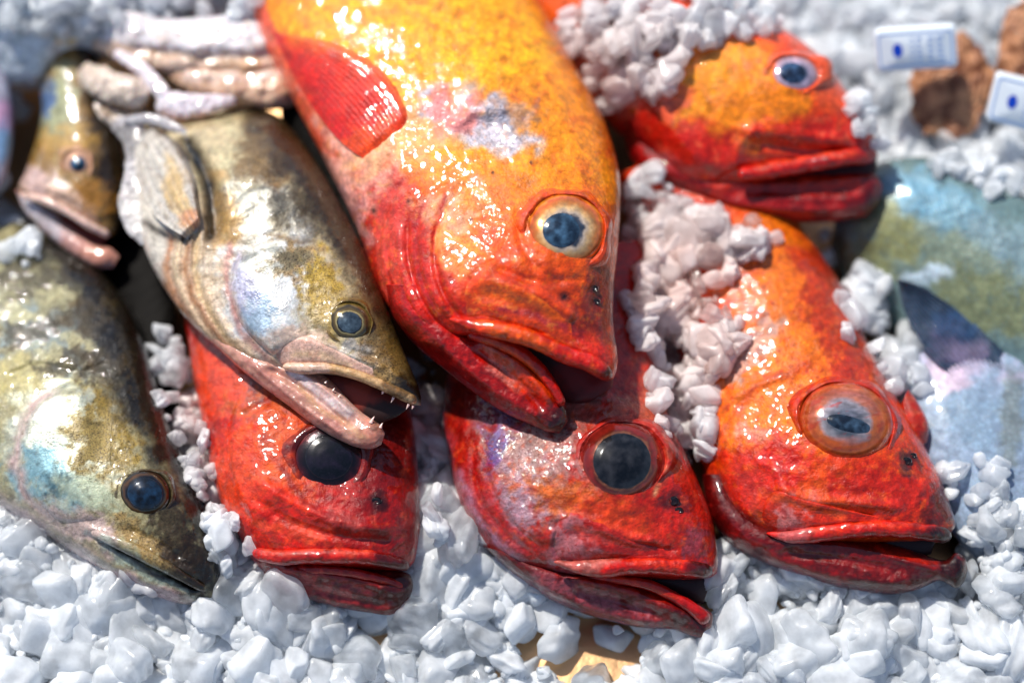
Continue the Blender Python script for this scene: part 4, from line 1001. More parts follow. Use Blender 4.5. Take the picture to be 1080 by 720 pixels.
def build_perch_left():
    r = thing('pike_perch', 'dark-backed pike-perch at the lower left, mouth closed, snout resting in the ice', 'fish', 90, 450, -90, 'grey pike-perches on the ice')
    S = Surf()
    st = [(20, 232, -180, 300, 30, -130), (80, 262, -160, 350, 52, -108), (126, 308, -130, 405, 68, -80), (154, 365, -90, 462, 78, -48), (172, 425, -42, 505, 78, -18), (190, 475, 6, 537, 72, 6), (206, 515, 52, 566, 62, 24),
          (218, 547, 96, 594, 50, 38), (226, 573, 134, 615, 38, 48), (231, 595, 168, 630, 28, 54), (232, 612, 194, 637, 18, 58), (229, 624, 210, 637, 9, 60), (224, 631, 218, 635, 3, 60)]
    loft('body', st, ZAN, r, paintA, dispA, 360, 320, surf=S); S.close()
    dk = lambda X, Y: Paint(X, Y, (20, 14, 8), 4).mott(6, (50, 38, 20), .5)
    sweep('gap_shade_strip', [(70, 236, -140, 16, 10), (128, 274, -118, 36, 12), (152, 318, -92, 32, 12), (165, 366, -62, 20, 10), (176, 414, -36, 13, 8), (186, 450, -16, 6, 5)], DARK, r, dk, noise=2.)  # added near-black strip, stands in for the shade beside the back
    patch('gill_cover', [(60, 412), (24, 440), (20, 480), (34, 520), (62, 552)], [(120, 400), (118, 440), (116, 480), (118, 515), (120, 548)], S, ZAN, r, paintA, off=5, edge=.12, sides=(1, 0, 1, 1))
    sweep('upper_jaw', [(96, 560, float(S(96, 560)), 4, 4), (130, 574, float(S(130, 574))+2, 7, 6), (165, 592, float(S(165, 592))+2, 7, 6), (200, 612, float(S(200, 612))+1, 5, 5), (218, 622, float(S(214, 620)), 4, 4)], ZAN, r, paintA, noise=.6)
    eye(r, S, paintA, 153, 520, 28, 25, 10, 17, lid=4, lidw=.16,
        iris=[(0, (8, 12, 20)), (.7, (10, 16, 26)), (.82, (90, 60, 30)), (.9, (30, 24, 20)), (1, (60, 44, 24))],
        pupil=(.72, 0, 0), pcol=((30, 60, 90), (6, 10, 16)), seed=172, ph=1.2, lidcol=(70, 50, 24), skinmat=ZAN)
    return r, S

def paintB(X, Y):
    p = Paint(X, Y, (150, 116, 60), 181)
    p.side([(82, 60), (92, 110), (100, 160), (110, 210), (120, 240)], (30, 20, 10), .95, 10, -1, .6)  # dark back: pigment and painted shade together
    p.blob(60, 110, 18, 40, 0, (170, 176, 140), .85, .5, 10)
    p.blob(50, 108, 8, 16, 0, (90, 130, 190), .8, .6, 7, met=.3)
    p.blob(70, 150, 24, 14, 0, (190, 150, 70), .8, .8, 7)
    p.blob(40, 195, 26, 16, 30, (206, 176, 170), .9, .4)
    p.blob(75, 215, 34, 10, 30, (220, 186, 166), .9, .5)
    p.blob(100, 205, 18, 18, 0, (170, 120, 50), .8, .9, 6)
    p.mott(5, (60, 40, 16), .4, .15)
    return p

def build_perch_top():
    r = thing('pike_perch', 'small blurred pike-perch head at the upper left, nose down with half-open mouth', 'fish', 80, 170, -170, 'grey pike-perches on the ice')
    S = Surf()
    st = [(95, 10, 30, 20, 30, -190), (103, 55, 36, 66, 36, -170), (113, 105, 44, 115, 40, -150), (126, 145, 37, 150, 42, -132), (133, 178, 27, 180, 40, -116), (135, 202, 20, 200, 36, -104), (133, 220, 34, 212, 28, -96), (129, 234, 66, 227, 20, -90), (124, 244, 96, 240, 12, -86), (119, 249, 112, 248, 4, -85)]
    loft('body', st, ZAN, r, paintB, lambda X, Y: 1.5*fbm(X, Y, 16, 71, 3)+gau(X, Y, 81, 173, 22, 22)*4+ridge(X, Y, [(30, 190), (70, 205), (110, 235)], 4, 3), 200, 200, surf=S); S.close()
    def pj(X, Y):
        p = Paint(X, Y, (200, 150, 140), 182); p.blob(45, 230, 30, 10, 35, (196, 190, 196), .9, .4); p.blob(105, 270, 20, 12, 0, (206, 140, 116), .8); return p
    lj = [(40, 206, 16, 200, 16, -112), (52, 216, 24, 220, 18, -106), (66, 230, 40, 238, 17, -100), (82, 244, 60, 257, 15, -94), (100, 257, 82, 273, 13, -88), (118, 262, 104, 283, 11, -84), (126, 270, 119, 283, 5, -83)]
    loft('lower_jaw', lj, FLESH, r, pj, lambda X, Y: 1.*fbm(X, Y, 10, 72, 3), 100, 90)
    sweep('upper_lip', [(20, 205, -84, 3, 4), (45, 211, -72, 4.5, 5), (70, 223, -68, 4.5, 5), (98, 240, -70, 4.5, 5), (116, 249, -78, 4, 5)], FLESH, r, lambda X, Y: Paint(X, Y, (224, 190, 176), 183), noise=.4)
    loft('mouth_lining', [(40, 208, 32, 216, 6, -104), (70, 224, 55, 240, 8, -100), (100, 242, 85, 260, 8, -96), (114, 250, 105, 264, 4, -94)], EYEF, r, lambda X, Y: Paint(X, Y, (120, 40, 24), 5), None, 40, 40)
    eye(r, S, paintB, 81, 173, 16, 16, 0, 10, lid=4, lidw=.3,
        iris=[(0, (20, 40, 60)), (.4, (40, 60, 80)), (.55, (220, 170, 140)), (.8, (206, 160, 130)), (1, (150, 110, 80))],
        pupil=(.5, 2, 0), pcol=((60, 110, 150), (10, 20, 30)), seed=182, ph=1.0, lidcol=(206, 160, 130), skinmat=ZAN)
    return r, S
EYEF = plain('mouth_flesh_m', (74, 8, 8), .6, coat=.08)
def _vc(m):
    nt = m.node_tree; b = [n for n in nt.nodes if n.type == 'BSDF_PRINCIPLED'][0]
    v = nt.nodes.new('ShaderNodeVertexColor'); v.layer_name = 'Col'; nt.links.new(v.outputs[0], b.inputs['Base Color'])
_vc(EYEF)
DARK = plain('gap_shade_m', (7, 5, 4), .6)  # near black, the colour of shade in the gaps beside the fish
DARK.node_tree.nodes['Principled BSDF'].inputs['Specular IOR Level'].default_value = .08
TOOTH = plain('tooth_enamel', (240, 196, 186), .2, coat=.6, sss=.3, sr=(.004, .002, .001))

# =================================================================== blue-green fish on the right
def paintI(X, Y):
    p = Paint(X, Y, (104, 130, 132), 201)
    p.side([(880, 196), (940, 175), (1000, 178), (1060, 205), (1110, 240)], (70, 92, 88), .85, 16, -1, .6)
    p.blob(985, 215, 60, 26, 20, (116, 158, 178), .9, .5, 16, met=.1)
    p.blob(960, 205, 30, 16, 10, (100, 154, 184), .6, .7, 10, met=.1)
    p.blob(1070, 275, 50, 30, 35, (120, 146, 156), .8, .6, 14, met=.1)
    p.blob(1000, 265, 70, 20, 25, (120, 134, 116), .9, .5, 14)
    p.blob(1040, 320, 60, 26, 25, (116, 124, 90), .95, .5, 14)
    p.blob(930, 250, 34, 34, 0, (134, 136, 86), .9, .5, 14)
    p.blob(900, 262, 26, 26, 0, (84, 84, 48), .8, .5, 12)
    p.blob(975, 290, 24, 8, -10, (196, 216, 230), .9, .4, 9)
    pass
    p.mott(7, (96, 120, 120), .4, .1)
    return p

def build_blue():
    r = thing('bream', 'blue-green scaly fish at the right edge with a folded dark blue fin', 'fish', 1020, 300, -130)
    S = Surf()
    def dI(X, Y):
        a = math.radians(28); u = X*math.cos(a)+Y*math.sin(a); v = -X*math.sin(a)+Y*math.cos(a)
        return 2*fbm(X, Y, 30, 81, 3) + .5*np.cos(u*1.15)*np.cos(v*1.15)
    st = [(884, 212, 876, 262, 18, -125), (895, 192, 886, 292, 34, -128), (918, 176, 905, 320, 46, -128), (955, 166, 938, 350, 56, -122), (1005, 170, 985, 390, 62, -112), (1060, 194, 1040, 430, 66, -98), (1120, 232, 1100, 470, 66, -80), (1190, 280, 1160, 500, 60, -60)]
    loft('body', st, PALE, r, paintI, dI, 260, 280, surf=S); S.close()
    def pb(X, Y):
        p = Paint(X, Y, (142, 160, 184), 211)
        p.blob(1025, 385, 50, 26, 10, (186, 178, 204), .9, .5, 14); p.blob(1040, 430, 40, 40, 0, (130, 156, 180), .8, .6, 16)
        p.blob(1005, 395, 18, 18, 0, (220, 190, 210), .7, .5); p.blob(1068, 440, 12, 50, 0, (120, 130, 130), .8, .6); p.mott(12, (150, 170, 190), .5, .1); return p
    bl = [(1070, 330, 968, 330, 30, -110), (1110, 370, 950, 372, 50, -80), (1130, 430, 946, 425, 58, -52), (1130, 490, 960, 480, 54, -26), (1120, 540, 985, 530, 44, -6), (1110, 580, 1012, 572, 30, 8), (1090, 604, 1040, 600, 10, 14)]
    SB = Surf(); loft('belly', bl, PALE, r, pb, lambda X, Y: 2*fbm(X, Y, 30, 83, 3), 180, 180, surf=SB); SB.close()
    def pf(X, Y):
        p = Paint(X, Y, (50, 70, 96), 221); p.side([(948, 296), (1000, 312), (1040, 344), (1070, 392)], (24, 34, 50), .95, 14, -1, .3)
        p.blob(1000, 360, 22, 20, 40, (84, 84, 116), .8, .5); p.blob(1015, 372, 20, 14, 0, (130, 118, 150), .7, .4); p.blob(1008, 340, 20, 14, 30, (40, 76, 118), .7, .5); return p
    # fan: from leading edge (dark) to trailing edge
    def base(X, Y): return np.maximum(S(X, Y), SB(X, Y))*0 + (-62 + (Y-300)*.45)
    fan(r, 'pectoral_fin', [(946, 294), (975, 299), (1010, 314), (1042, 344), (1072, 398)], [(946, 296), (954, 328), (970, 358), (992, 386), (1030, 408)], S, pf, 4, PALE, rays=14, rh=1.4, base=base)
    return r, S

# =================================================================== silver fish upper left and fillet
def paintS(X, Y):
    p = Paint(X, Y, (222, 228, 234), 231); p.blob(40, 40, 70, 40, 0, (206, 214, 222), .8, .6, 18, met=.3); p.blob(120, 20, 60, 30, 0, (150, 160, 170), .6, .9, 14)
    p.line([(0, 96), (40, 88), (60, 70), (100, 62)], 7, (206, 170, 140), .9); p.blob(70, 42, 8, 6, 0, (226, 190, 90), .8, .5); p.mott(9, (140, 150, 160), .5, .05); return p

def build_silver():
    r = thing('silver_fish', 'pale silver fish body lying across the top left corner', 'fish', 60, 40, -230)
    S = Surf()
    st = [(-140, -120, -140, 90, 50, -185), (-60, -130, -60, 96, 60, -180), (0, -130, 10, 99, 62, -176), (40, -128, 44, 92, 60, -172), (70, -124, 66, 74, 54, -172), (110, -118, 104, 64, 50, -176), (150, -110, 146, 58, 44, -182), (190, -100, 182, 48, 34, -190), (220, -80, 210, 20, 16, -196)]
    loft('body', st, PALE, r, paintS, lambda X, Y: 4*fbm(X, Y, 22, 91, 4), 200, 200, surf=S); S.close()
    r2 = thing('silver_fish', 'sliver of a shiny violet-blue fish at the very left edge beside the black gap', 'fish', 0, 150, -190)
    def p2(X, Y):
        p = Paint(X, Y, (170, 170, 190), 241); p.blob(4, 125, 12, 16, 0, (206, 150, 190), .8, .4, met=.3); p.blob(4, 152, 12, 16, 0, (110, 160, 206), .8, .4, met=.3); return p
    loft('body', [(8, 70, -60, 60, 20, -150), (13, 105, -70, 105, 30, -145), (14, 145, -70, 150, 32, -130), (8, 180, -70, 195, 28, -115), (-6, 210, -60, 230, 16, -100)], PALE, r2, p2, None, 90, 90)

def build_fillet():
    r = thing('fillet', 'folded pale beige raw fillet beneath the ice at the upper left', 'fillet', 240, 80, -190)
    def pf(X, Y):
        p = Paint(X, Y, (226, 222, 226), 251); p.side([(140, 50), (200, 62), (260, 60), (300, 58)], (216, 180, 150), .8, 8, 1, .5); p.line([(150, 56), (200, 62), (260, 66)], 5, (180, 140, 100), .7); p.blob(265, 68, 10, 12, 0, (206, 160, 110), .7); p.mott(8, (206, 170, 140), .4); return p
    loft('flap', [(100, 30, 96, 52, 12, -148), (130, 12, 124, 64, 22, -136), (170, 20, 166, 78, 24, -126), (215, 18, 214, 86, 28, -120), (258, 16, 260, 88, 28, -116), (290, 22, 292, 88, 22, -116), (308, 40, 308, 84, 10, -118)], FLESH, r, pf, lambda X, Y: 9*fbm(X, Y, 26, 92, 3)+ridge(X, Y, [(130, 50), (200, 58), (290, 60)], 6, -6), 140, 140)
    def pg(X, Y):
        p = Paint(X, Y, (222, 184, 156), 252); p.line([(190, 78), (240, 82), (300, 80)], 6, (236, 214, 206), .8); p.blob(300, 90, 12, 12, 0, (226, 170, 140), .7); p.mott(8, (190, 140, 100), .5); return p
    loft('fold', [(178, 66, 172, 78, 8, -122), (200, 70, 194, 96, 16, -114), (230, 72, 226, 106, 19, -108), (262, 72, 260, 112, 20, -104), (292, 72, 292, 116, 18, -102), (310, 82, 310, 112, 8, -102)], FLESH, r, pg, lambda X, Y: 7*fbm(X, Y, 22, 93, 3), 120, 110)
    r = thing('fish_roe', 'lumpy cream curled piece of roe hanging under the silver fish', 'roe', 125, 100, -170)
    def pr(X, Y):
        p = Paint(X, Y, (222, 206, 192), 261); p.mott(5, (176, 150, 126), .6, .05); p.line([(100, 112), (130, 122), (160, 112)], 4, (130, 104, 70), .8); return p
    tt = sweep('lobe', [(84, 72, -128, 8, 10), (98, 82, -116, 15, 16), (118, 92, -106, 17, 18), (140, 98, -100, 17, 18), (156, 106, -102, 12, 14)], FLESH, r, pr, nu=140, nv=70, noise=3.2)
    sweep('lobe', [(98, 108, -124, 8, 8), (112, 120, -116, 10, 10), (136, 127, -112, 10, 10), (156, 118, -112, 9, 9)], FLESH, r, pr, nu=120, nv=60, noise=2.4)
    r = thing('flesh_scrap', 'torn white and pink scrap of flesh on the back of the toothed fish', 'scrap', 200, 108, -150)
    def pt(X, Y):
        p = Paint(X, Y, (230, 222, 230), 271); p.line([(165, 118), (190, 126), (225, 118)], 5, (222, 170, 150), .8); p.mott(6, (200, 190, 200), .5); return p
    sweep('strip', [(120, 56, -120, 5, 5), (140, 66, -108, 7, 6), (158, 82, -98, 8, 6), (172, 100, -92, 9, 7), (178, 112, -92, 8, 6)], FLESH, r, pt, nu=120, nv=50, noise=1.6)
    sweep('ragged_edge', [(164, 112, -92, 6, 5), (180, 112, -84, 14, 9), (205, 112, -80, 13, 9), (232, 108, -82, 9, 7), (250, 104, -90, 5, 4)], FLESH, r, pt, nu=160, nv=60, noise=3.0)
    r = thing('cut_fin', 'ragged grey-white fin and belly skin beside the small half open mouth', 'fin', 140, 200, -120)
    def pc(X, Y):
        p = Paint(X, Y, (190, 186, 190), 281); p.mott(7, (120, 110, 110), .6, .0); p.blob(150, 150, 30, 14, 0, (110, 104, 100), .7, .8, 7); p.blob(150, 215, 20, 30, 0, (226, 220, 216), .8, .6); return p
    sweep('membrane', [(118, 128, -105, 8, 5), (138, 140, -88, 13, 6), (148, 160, -76, 16, 7), (146, 190, -62, 16, 7), (140, 215, -52, 15, 6), (146, 240, -40, 12, 6), (160, 258, -30, 6, 4)], PALE, r, pc, nu=200, nv=70, noise=3.0)
    sweep('fin_ray', [(128, 128, -88, 4, 3), (160, 126, -76, 6, 4), (190, 138, -66, 5, 4), (206, 150, -60, 3, 2)], PALE, r, pc, nu=90, nv=30, noise=1.0)

# =================================================================== oysters and tags
SHELL = plain('oyster_shell', (196, 140, 100), .5, bump=.6, bs=240, col2=(112, 62, 36), vs=90, coat=.3)
def oyster(cx, cy, e, rx, ry, ang, label, seed):
    r = thing('oyster', label, 'oyster', cx, cy, e-14, 'oysters at the upper right')
    nr, na = 60, 160
    ph = np.linspace(0, 2*np.pi, na, endpoint=False); rr = np.linspace(.01, 1, nr)[:, None]
    a = math.radians(ang)
    wob = 1+.05*np.sin(5*ph+seed)+.03*np.sin(11*ph+seed*2)+.02*np.sin(23*ph)
    for nm, sgn, mat in (('upper_shell', 1, SHELL), ('lower_shell', -1, SHELL)):
        lx = rr*rx*wob*np.cos(ph); ly = rr*ry*wob*np.sin(ph)
        X = cx+lx*math.cos(a)-ly*math.sin(a); Y = cy+lx*math.sin(a)+ly*math.cos(a)
        lay = 2.4*np.abs(np.sin(rr*7*np.pi+.6*np.sin(6*ph+seed)+.4*np.sin(13*ph)))
        Z = e + sgn*(11*(1-rr**2.2)) + sgn*lay*.8 + 3*np.sin(9*ph+seed)*rr**4 + 2*fbm(X, Y, 12, seed, 3)*sgn
        if sgn < 0: Z = Z-3
        mesh_obj(nm, W(X, Y, Z), ring_faces(nr, na, sgn > 0), mat, r)

PLW = plain('tag_plastic', (232, 240, 248), .3, coat=.4, sss=.2, sr=(.003, .003, .003))
PLB = plain('tag_blue', (14, 70, 200), .4)
PLL = plain('tag_pale_blue', (120, 160, 220), .45)
def rrect(w, h, rad, n=8):
    P = []
    for cx, cy, a0 in ((w-rad, h-rad, 0), (-w+rad, h-rad, 90), (-w+rad, -h+rad, 180), (w-rad, -h+rad, 270)):
        for k in range(n+1):
            t = math.radians(a0+90*k/n); P.append((cx+rad*math.cos(t), cy+rad*math.sin(t)))
    return np.array(P)
def slab(name, outline, z0, z1, bev, fr, mat, parent):
    n = len(outline); c = outline.mean(0)
    rings = []
    for (s, z) in ((bev, z0), (0, z0+bev), (0, z1-bev), (bev*.3, z1-bev*.3), (bev, z1)):
        d = outline-c; L = np.linalg.norm(d, axis=1)[:, None]
        rings.append(np.hstack([c+d*(1-s/L), np.full((n, 1), z)]))
    P = np.vstack(rings+[np.array([[c[0], c[1], z0]]), np.array([[c[0], c[1], z1]])])
    f = ring_faces(5, n); j = np.arange(n); j2 = (j+1) % n
    tri = np.concatenate([np.stack([j2, j, np.full(n, 5*n)], -1), np.stack([4*n+j, 4*n+j2, np.full(n, 5*n+1)], -1)])
    return mesh_obj(name, fr(P), [f, tri], mat, parent, smooth=False)
def tagobj(cx, cy, e, w, h, ang, tx, ty, label):
    r = thing('price_tag', label, 'tag', cx, cy, e-20, 'plastic tags at the upper right')
    a = math.radians(ang)
    # local frame: right, down, towards viewer; tilted by tx, ty
    def fr(P):
        lx, ly, lz = P[:, 0], P[:, 1], P[:, 2]
        X = cx+lx*math.cos(a)-ly*math.sin(a); Y = cy+lx*math.sin(a)+ly*math.cos(a)
        return W(X-lz*tx*.8, Y-lz*ty*.8, e+lz+tx*lx+ty*ly)
    slab('tag_body', rrect(w, h, 6), -14, 0, 1.6, fr, PLW, r)
    # thin printed frame
    o = rrect(w-4, h-4, 4); i = rrect(w-5.2, h-5.2, 3.4); n = len(o); j = np.arange(n); j2 = (j+1) % n
    P = np.vstack([np.hstack([o, np.full((n, 1), .4)]), np.hstack([i, np.full((n, 1), .4)])])
    mesh_obj('printed_frame', fr(P), np.stack([j, j2, j2+n, j+n], -1), PLL, r, smooth=False)
    t = np.linspace(0, 2*np.pi, 32, endpoint=False)
    P = np.vstack([np.stack([-w*.45+5.2*np.cos(t), 7.2*np.sin(t), np.full(32, .5)], -1), [[-w*.45, 0, .5]]]); j = np.arange(32)
    mesh_obj('blue_dot', fr(P), np.stack([j, (j+1) % 32, np.full(32, 32)], -1), PLB, r, smooth=False)
    q = []; f = []
    rnd = random.Random(5)
    for c_, x0 in enumerate((-w*.12, w*.02, w*.3, w*.52)):
        wd = (3.2, 6, 7, 9)[c_]
        for k in range(5):
            y0 = -h*.55+k*h*.26
            l = wd*rnd.uniform(.6, 1)
            b = len(q); q += [(x0, y0, .45), (x0+l, y0, .45), (x0+l, y0+1.6, .45), (x0, y0+1.6, .45)]; f.append((b, b+1, b+2, b+3))
    mesh_obj('printed_text', fr(np.array(q, float)), np.array(f), PLL, r, smooth=False)
    # curved strap under the tag
    return r

# =================================================================== ice
def ice_material(name):
    m, nt, N, K = newmat(name)
    out = N.new('ShaderNodeOutputMaterial'); b = N.new('ShaderNodeBsdfPrincipled')
    tc = N.new('ShaderNodeTexCoord'); ca = N.new('ShaderNodeVertexColor'); ca.layer_name = 'Col'; K.new(ca.outputs[0], b.inputs['Base Color'])
    cm = N.new('ShaderNodeVertexColor'); cm.layer_name = 'Msk'; ss = N.new('ShaderNodeSeparateColor'); K.new(cm.outputs[0], ss.inputs[0])
    n = N.new('ShaderNodeTexNoise'); n.inputs['Scale'].default_value = 90; n.inputs['Detail'].default_value = 4; K.new(tc.outputs['Object'], n.inputs['Vector'])
    r = N.new('ShaderNodeMapRange'); r.inputs[1].default_value = .35; r.inputs[2].default_value = .68; r.inputs[3].default_value = -.2; r.inputs[4].default_value = .2
    K.new(n.outputs[0], r.inputs[0]); ad = N.new('ShaderNodeMath'); ad.operation = 'ADD'; ad.use_clamp = True
    K.new(r.outputs[0], ad.inputs[0]); K.new(ss.outputs[0], ad.inputs[1]); K.new(ad.outputs[0], b.inputs['Transmission Weight'])
    b.inputs['Roughness'].default_value = .2; b.inputs['IOR'].default_value = 1.31
    b.inputs['Coat Weight'].default_value = .35; b.inputs['Coat Roughness'].default_value = .12; b.inputs['Coat IOR'].default_value = 1.33
    n2 = N.new('ShaderNodeTexNoise'); n2.inputs['Scale'].default_value = 200; n2.inputs['Detail'].default_value = 4; K.new(tc.outputs['Object'], n2.inputs['Vector'])
    bp = N.new('ShaderNodeBump'); bp.inputs['Distance'].default_value = .001; bp.inputs['Strength'].default_value = .4; K.new(n2.outputs[0], bp.inputs['Height']); K.new(bp.outputs[0], b.inputs['Normal']); K.new(bp.outputs[0], b.inputs['Coat Normal'])
    tl = N.new('ShaderNodeBsdfTranslucent'); K.new(ca.outputs[0], tl.inputs['Color'])
    ms = N.new('ShaderNodeMixShader'); ms.inputs[0].default_value = .38
    K.new(b.outputs[0], ms.inputs[1]); K.new(tl.outputs[0], ms.inputs[2]); K.new(ms.outputs[0], out.inputs[0])
    return m

ICE = ice_material('ice')

def ico(sub):
    t = (1+5**.5)/2
    v = [(-1, t, 0), (1, t, 0), (-1, -t, 0), (1, -t, 0), (0, -1, t), (0, 1, t), (0, -1, -t), (0, 1, -t), (t, 0, -1), (t, 0, 1), (-t, 0, -1), (-t, 0, 1)]
    f = [(0, 11, 5), (0, 5, 1), (0, 1, 7), (0, 7, 10), (0, 10, 11), (1, 5, 9), (5, 11, 4), (11, 10, 2), (10, 7, 6), (7, 1, 8), (3, 9, 4), (3, 4, 2), (3, 2, 6), (3, 6, 8), (3, 8, 9), (4, 9, 5), (2, 4, 11), (6, 2, 10), (8, 6, 7), (9, 8, 1)]
    v = [np.array(a)/np.linalg.norm(a) for a in v]
    for _ in range(sub):
        c = {}; g = []
        def mid(a, b):
            k = (min(a, b), max(a, b))
            if k not in c:
                m = v[a]+v[b]; v.append(m/np.linalg.norm(m)); c[k] = len(v)-1
            return c[k]
        for a, b, d in f:
            x, y, z = mid(a, b), mid(b, d), mid(d, a); g += [(a, x, z), (b, y, x), (d, z, y), (x, y, z)]
        f = g
    return np.array(v), np.array(f)

def chunk_templates(n, sub, seed):
    V, F = ico(sub); rs = np.random.RandomState(seed); out = []
    for k in range(n):
        m = rs.randint(7, 12); pn = rs.normal(size=(m, 3)); pn /= np.linalg.norm(pn, axis=1)[:, None]
        pn = np.vstack([pn, np.eye(3), -np.eye(3)]); pd = np.concatenate([rs.uniform(.62, 1.0, m), rs.uniform(.75, 1.1, 6)])
        dt = V@pn.T; r = np.where(dt > .05, pd/np.maximum(dt, .05), 9)
        pw = rs.uniform(8, 22)
        rr = (np.minimum(r, 6)**-pw).sum(1)**(-1/pw)
        rr = np.minimum(rr, 1.35)
        P = V*rr[:, None]
        # soft melt dimples
        q = rs.normal(size=3)*2.2; P *= (1+.05*np.sin(P@q*2+rs.rand()*6)+.03*np.sin(P@(q[::-1]*1.9)+rs.rand()*6))[:, None]
        P *= np.array([1.05, rs.uniform(.7, 1.0), rs.uniform(.45, .8)])
        out.append(P)
    return out, F

T3, F3 = chunk_templates(26, 3, 4)
T2, F2 = chunk_templates(16, 1, 9)
def rotm(rs):
    q = rs.normal(size=4); q /= np.linalg.norm(q); w, x, y, z = q
    return np.array([[1-2*(y*y+z*z), 2*(x*y-z*w), 2*(x*z+y*w)], [2*(x*y+z*w), 1-2*(x*x+z*z), 2*(y*z-x*w)], [2*(x*z-y*w), 2*(y*z+x*w), 1-2*(x*x+y*y)]])

class IceHeap:
    def __init__(s): s.V = []; s.F = []; s.C = []; s.M = []; s.n = 0
    def add(s, x, y, e, r, rs, col=None, tr=None, flat=None):
        big = r > 9.5; TT, FF = (T3, F3) if big else (T2, F2)
        P = TT[rs.randint(len(TT))]@rotm(rs).T*(r*PX)
        c = W(x, y, e)
        s.V.append(P+c); s.F.append(FF+s.n); s.n += len(P)
        b = np.array(lin(col if col is not None else (226, 234, 244)))*rs.uniform(.96, 1.03)
        s.C.append(np.ones((len(P), 3))*b); s.M.append(np.ones((len(P), 3))*(tr if tr is not None else rs.uniform(.25, .65)*(1.5 if rs.rand() < .2 else 1)))
    def build(s, name, **k):
        V = np.concatenate(s.V); loc = W(540, 360, -150)
        ctr = np.concatenate([np.repeat(v.mean(0)[None], len(v), 0) for v in s.V])
        x, y = unW(ctr)
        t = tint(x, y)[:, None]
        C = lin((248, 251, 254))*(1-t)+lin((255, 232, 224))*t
        return mesh_obj(name, V, np.concatenate(s.F), ICE, None, np.clip(C, 0, 1), np.concatenate(s.M), loc=loc)

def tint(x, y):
    """pink painted into ice near red fish: their reflected light, some juice"""
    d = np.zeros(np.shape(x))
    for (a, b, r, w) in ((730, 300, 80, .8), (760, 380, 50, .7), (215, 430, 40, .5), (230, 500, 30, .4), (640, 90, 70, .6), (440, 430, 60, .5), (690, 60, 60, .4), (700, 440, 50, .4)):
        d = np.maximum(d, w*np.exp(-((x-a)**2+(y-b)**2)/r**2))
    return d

def ice_level(x, y):
    z = bed(y)
    if y > 560: z -= (y-560)*.30
    z += 16*float(fbm(np.array([[float(x)]]), np.array([[float(y)]]), 90, 500, 2)[0, 0])
    return float(z)

# clear gap where the steel tray shows through at the bottom
def thin(x, y):
    g = 0
    for (a, b, rx, ry) in ((618, 668, 12, 10), (640, 700, 16, 12), (598, 706, 10, 12), (674, 672, 10, 7), (765, 642, 26, 9), (575, 652, 9, 8), (560, 690, 7, 10), (395, 662, 16, 12), (655, 645, 12, 7)):
        g = max(g, math.exp(-((x-a)/rx/1.75)**2-((y-b)/ry/1.75)**2))
    return g

def build_ice():
    rs = np.random.RandomState(7)
    ALL.close(2)
    H = IceHeap()
    for layer, (stp, r0, r1, dz) in enumerate(((26, 17, 35, 0), (12, 4, 9.4, 1), (26, 16, 28, -16), (30, 20, 30, -36))):
        wide = stp > 26
        y = -300.0 if wide else -160.0
        while y < (980 if wide else 840):
            x = -340.0 if wide else -140.0
            while x < (1430 if wide else 1230):
                px, py = x+rs.uniform(-.5, .5)*stp, y+rs.uniform(-.5, .5)*stp
                x += stp
                r = rs.uniform(r0, r1)*(1.15 if rs.rand() < .15 else 1)
                e = ice_level(px, py)+dz+rs.uniform(-6, 6)
                t = thin(px, py)
                if t > .22 and (dz > -30 or t > .3): continue
                f = float(ALL(px, py))
                if f > -1e7:
                    # keep ice under fish, and drop what nobody could see
                    if e+r > f-2: e = f-r-6
                    lo = min(float(ALL(px+a, py+b)) if float(ALL(px+a, py+b)) > -1e7 else -1e9 for a, b in ((34, 0), (-34, 0), (0, 34), (0, -34)))
                    if lo > -1e7: continue
                # black gaps between the fish upper left stay empty
                if dz > -50 and any(((px-a)/rx)**2+((py-b)/ry)**2 < 1 for a, b, rx, ry in ((28, 170, 30, 90), (145, 330, 34, 60), (120, 300, 50, 24), (430, 250, 30, 60), (330, 130, 14, 40))): continue
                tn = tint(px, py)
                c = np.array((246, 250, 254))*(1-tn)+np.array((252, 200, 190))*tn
                H.add(px, py, e, r, rs, c, tr=(0. if dz < -30 else rs.uniform(0, .4) if dz < -10 else None))
            y += stp
    H.build('crushed_ice')
    return H

def heap(name, label, cat, spots, seed, group=None, r=(12, 20), off=False, col=(248, 250, 253), up=0):
    """ice shovelled over or between the fish: (x, y, rx, ry, lift, n)"""
    rs = np.random.RandomState(seed); H = IceHeap()
    for (cx, cy, rx, ry, lift, n, ang) in spots:
        a = math.radians(ang)
        for k in range(int(n*.85)):
            q = math.sqrt(rs.rand()); t = rs.uniform(0, 6.283)
            u, v = rx*q*math.cos(t), ry*q*math.sin(t)
            x = cx+u*math.cos(a)-v*math.sin(a); y = cy+u*math.sin(a)+v*math.cos(a)
            f = float(ALL(x, y)); base = max(f if f > -1e7 else -1e9, ice_level(x, y)+up)
            if off and any(float(ALL(x+a_, y+b_)) > -1e7 for a_, b_ in ((9, 0), (-9, 0), (0, 9), (0, -9))): continue
            rad = rs.uniform(*r)*(1-.45*q**3)*(1 if rs.rand() > .25 else .6)
            e = base + rad*.25 + lift*(1-q*q)*rs.uniform(.1, 1)
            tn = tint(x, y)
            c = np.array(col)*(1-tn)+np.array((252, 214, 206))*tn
            H.add(x, y, e, rad, rs, c)
    return H.build(name)
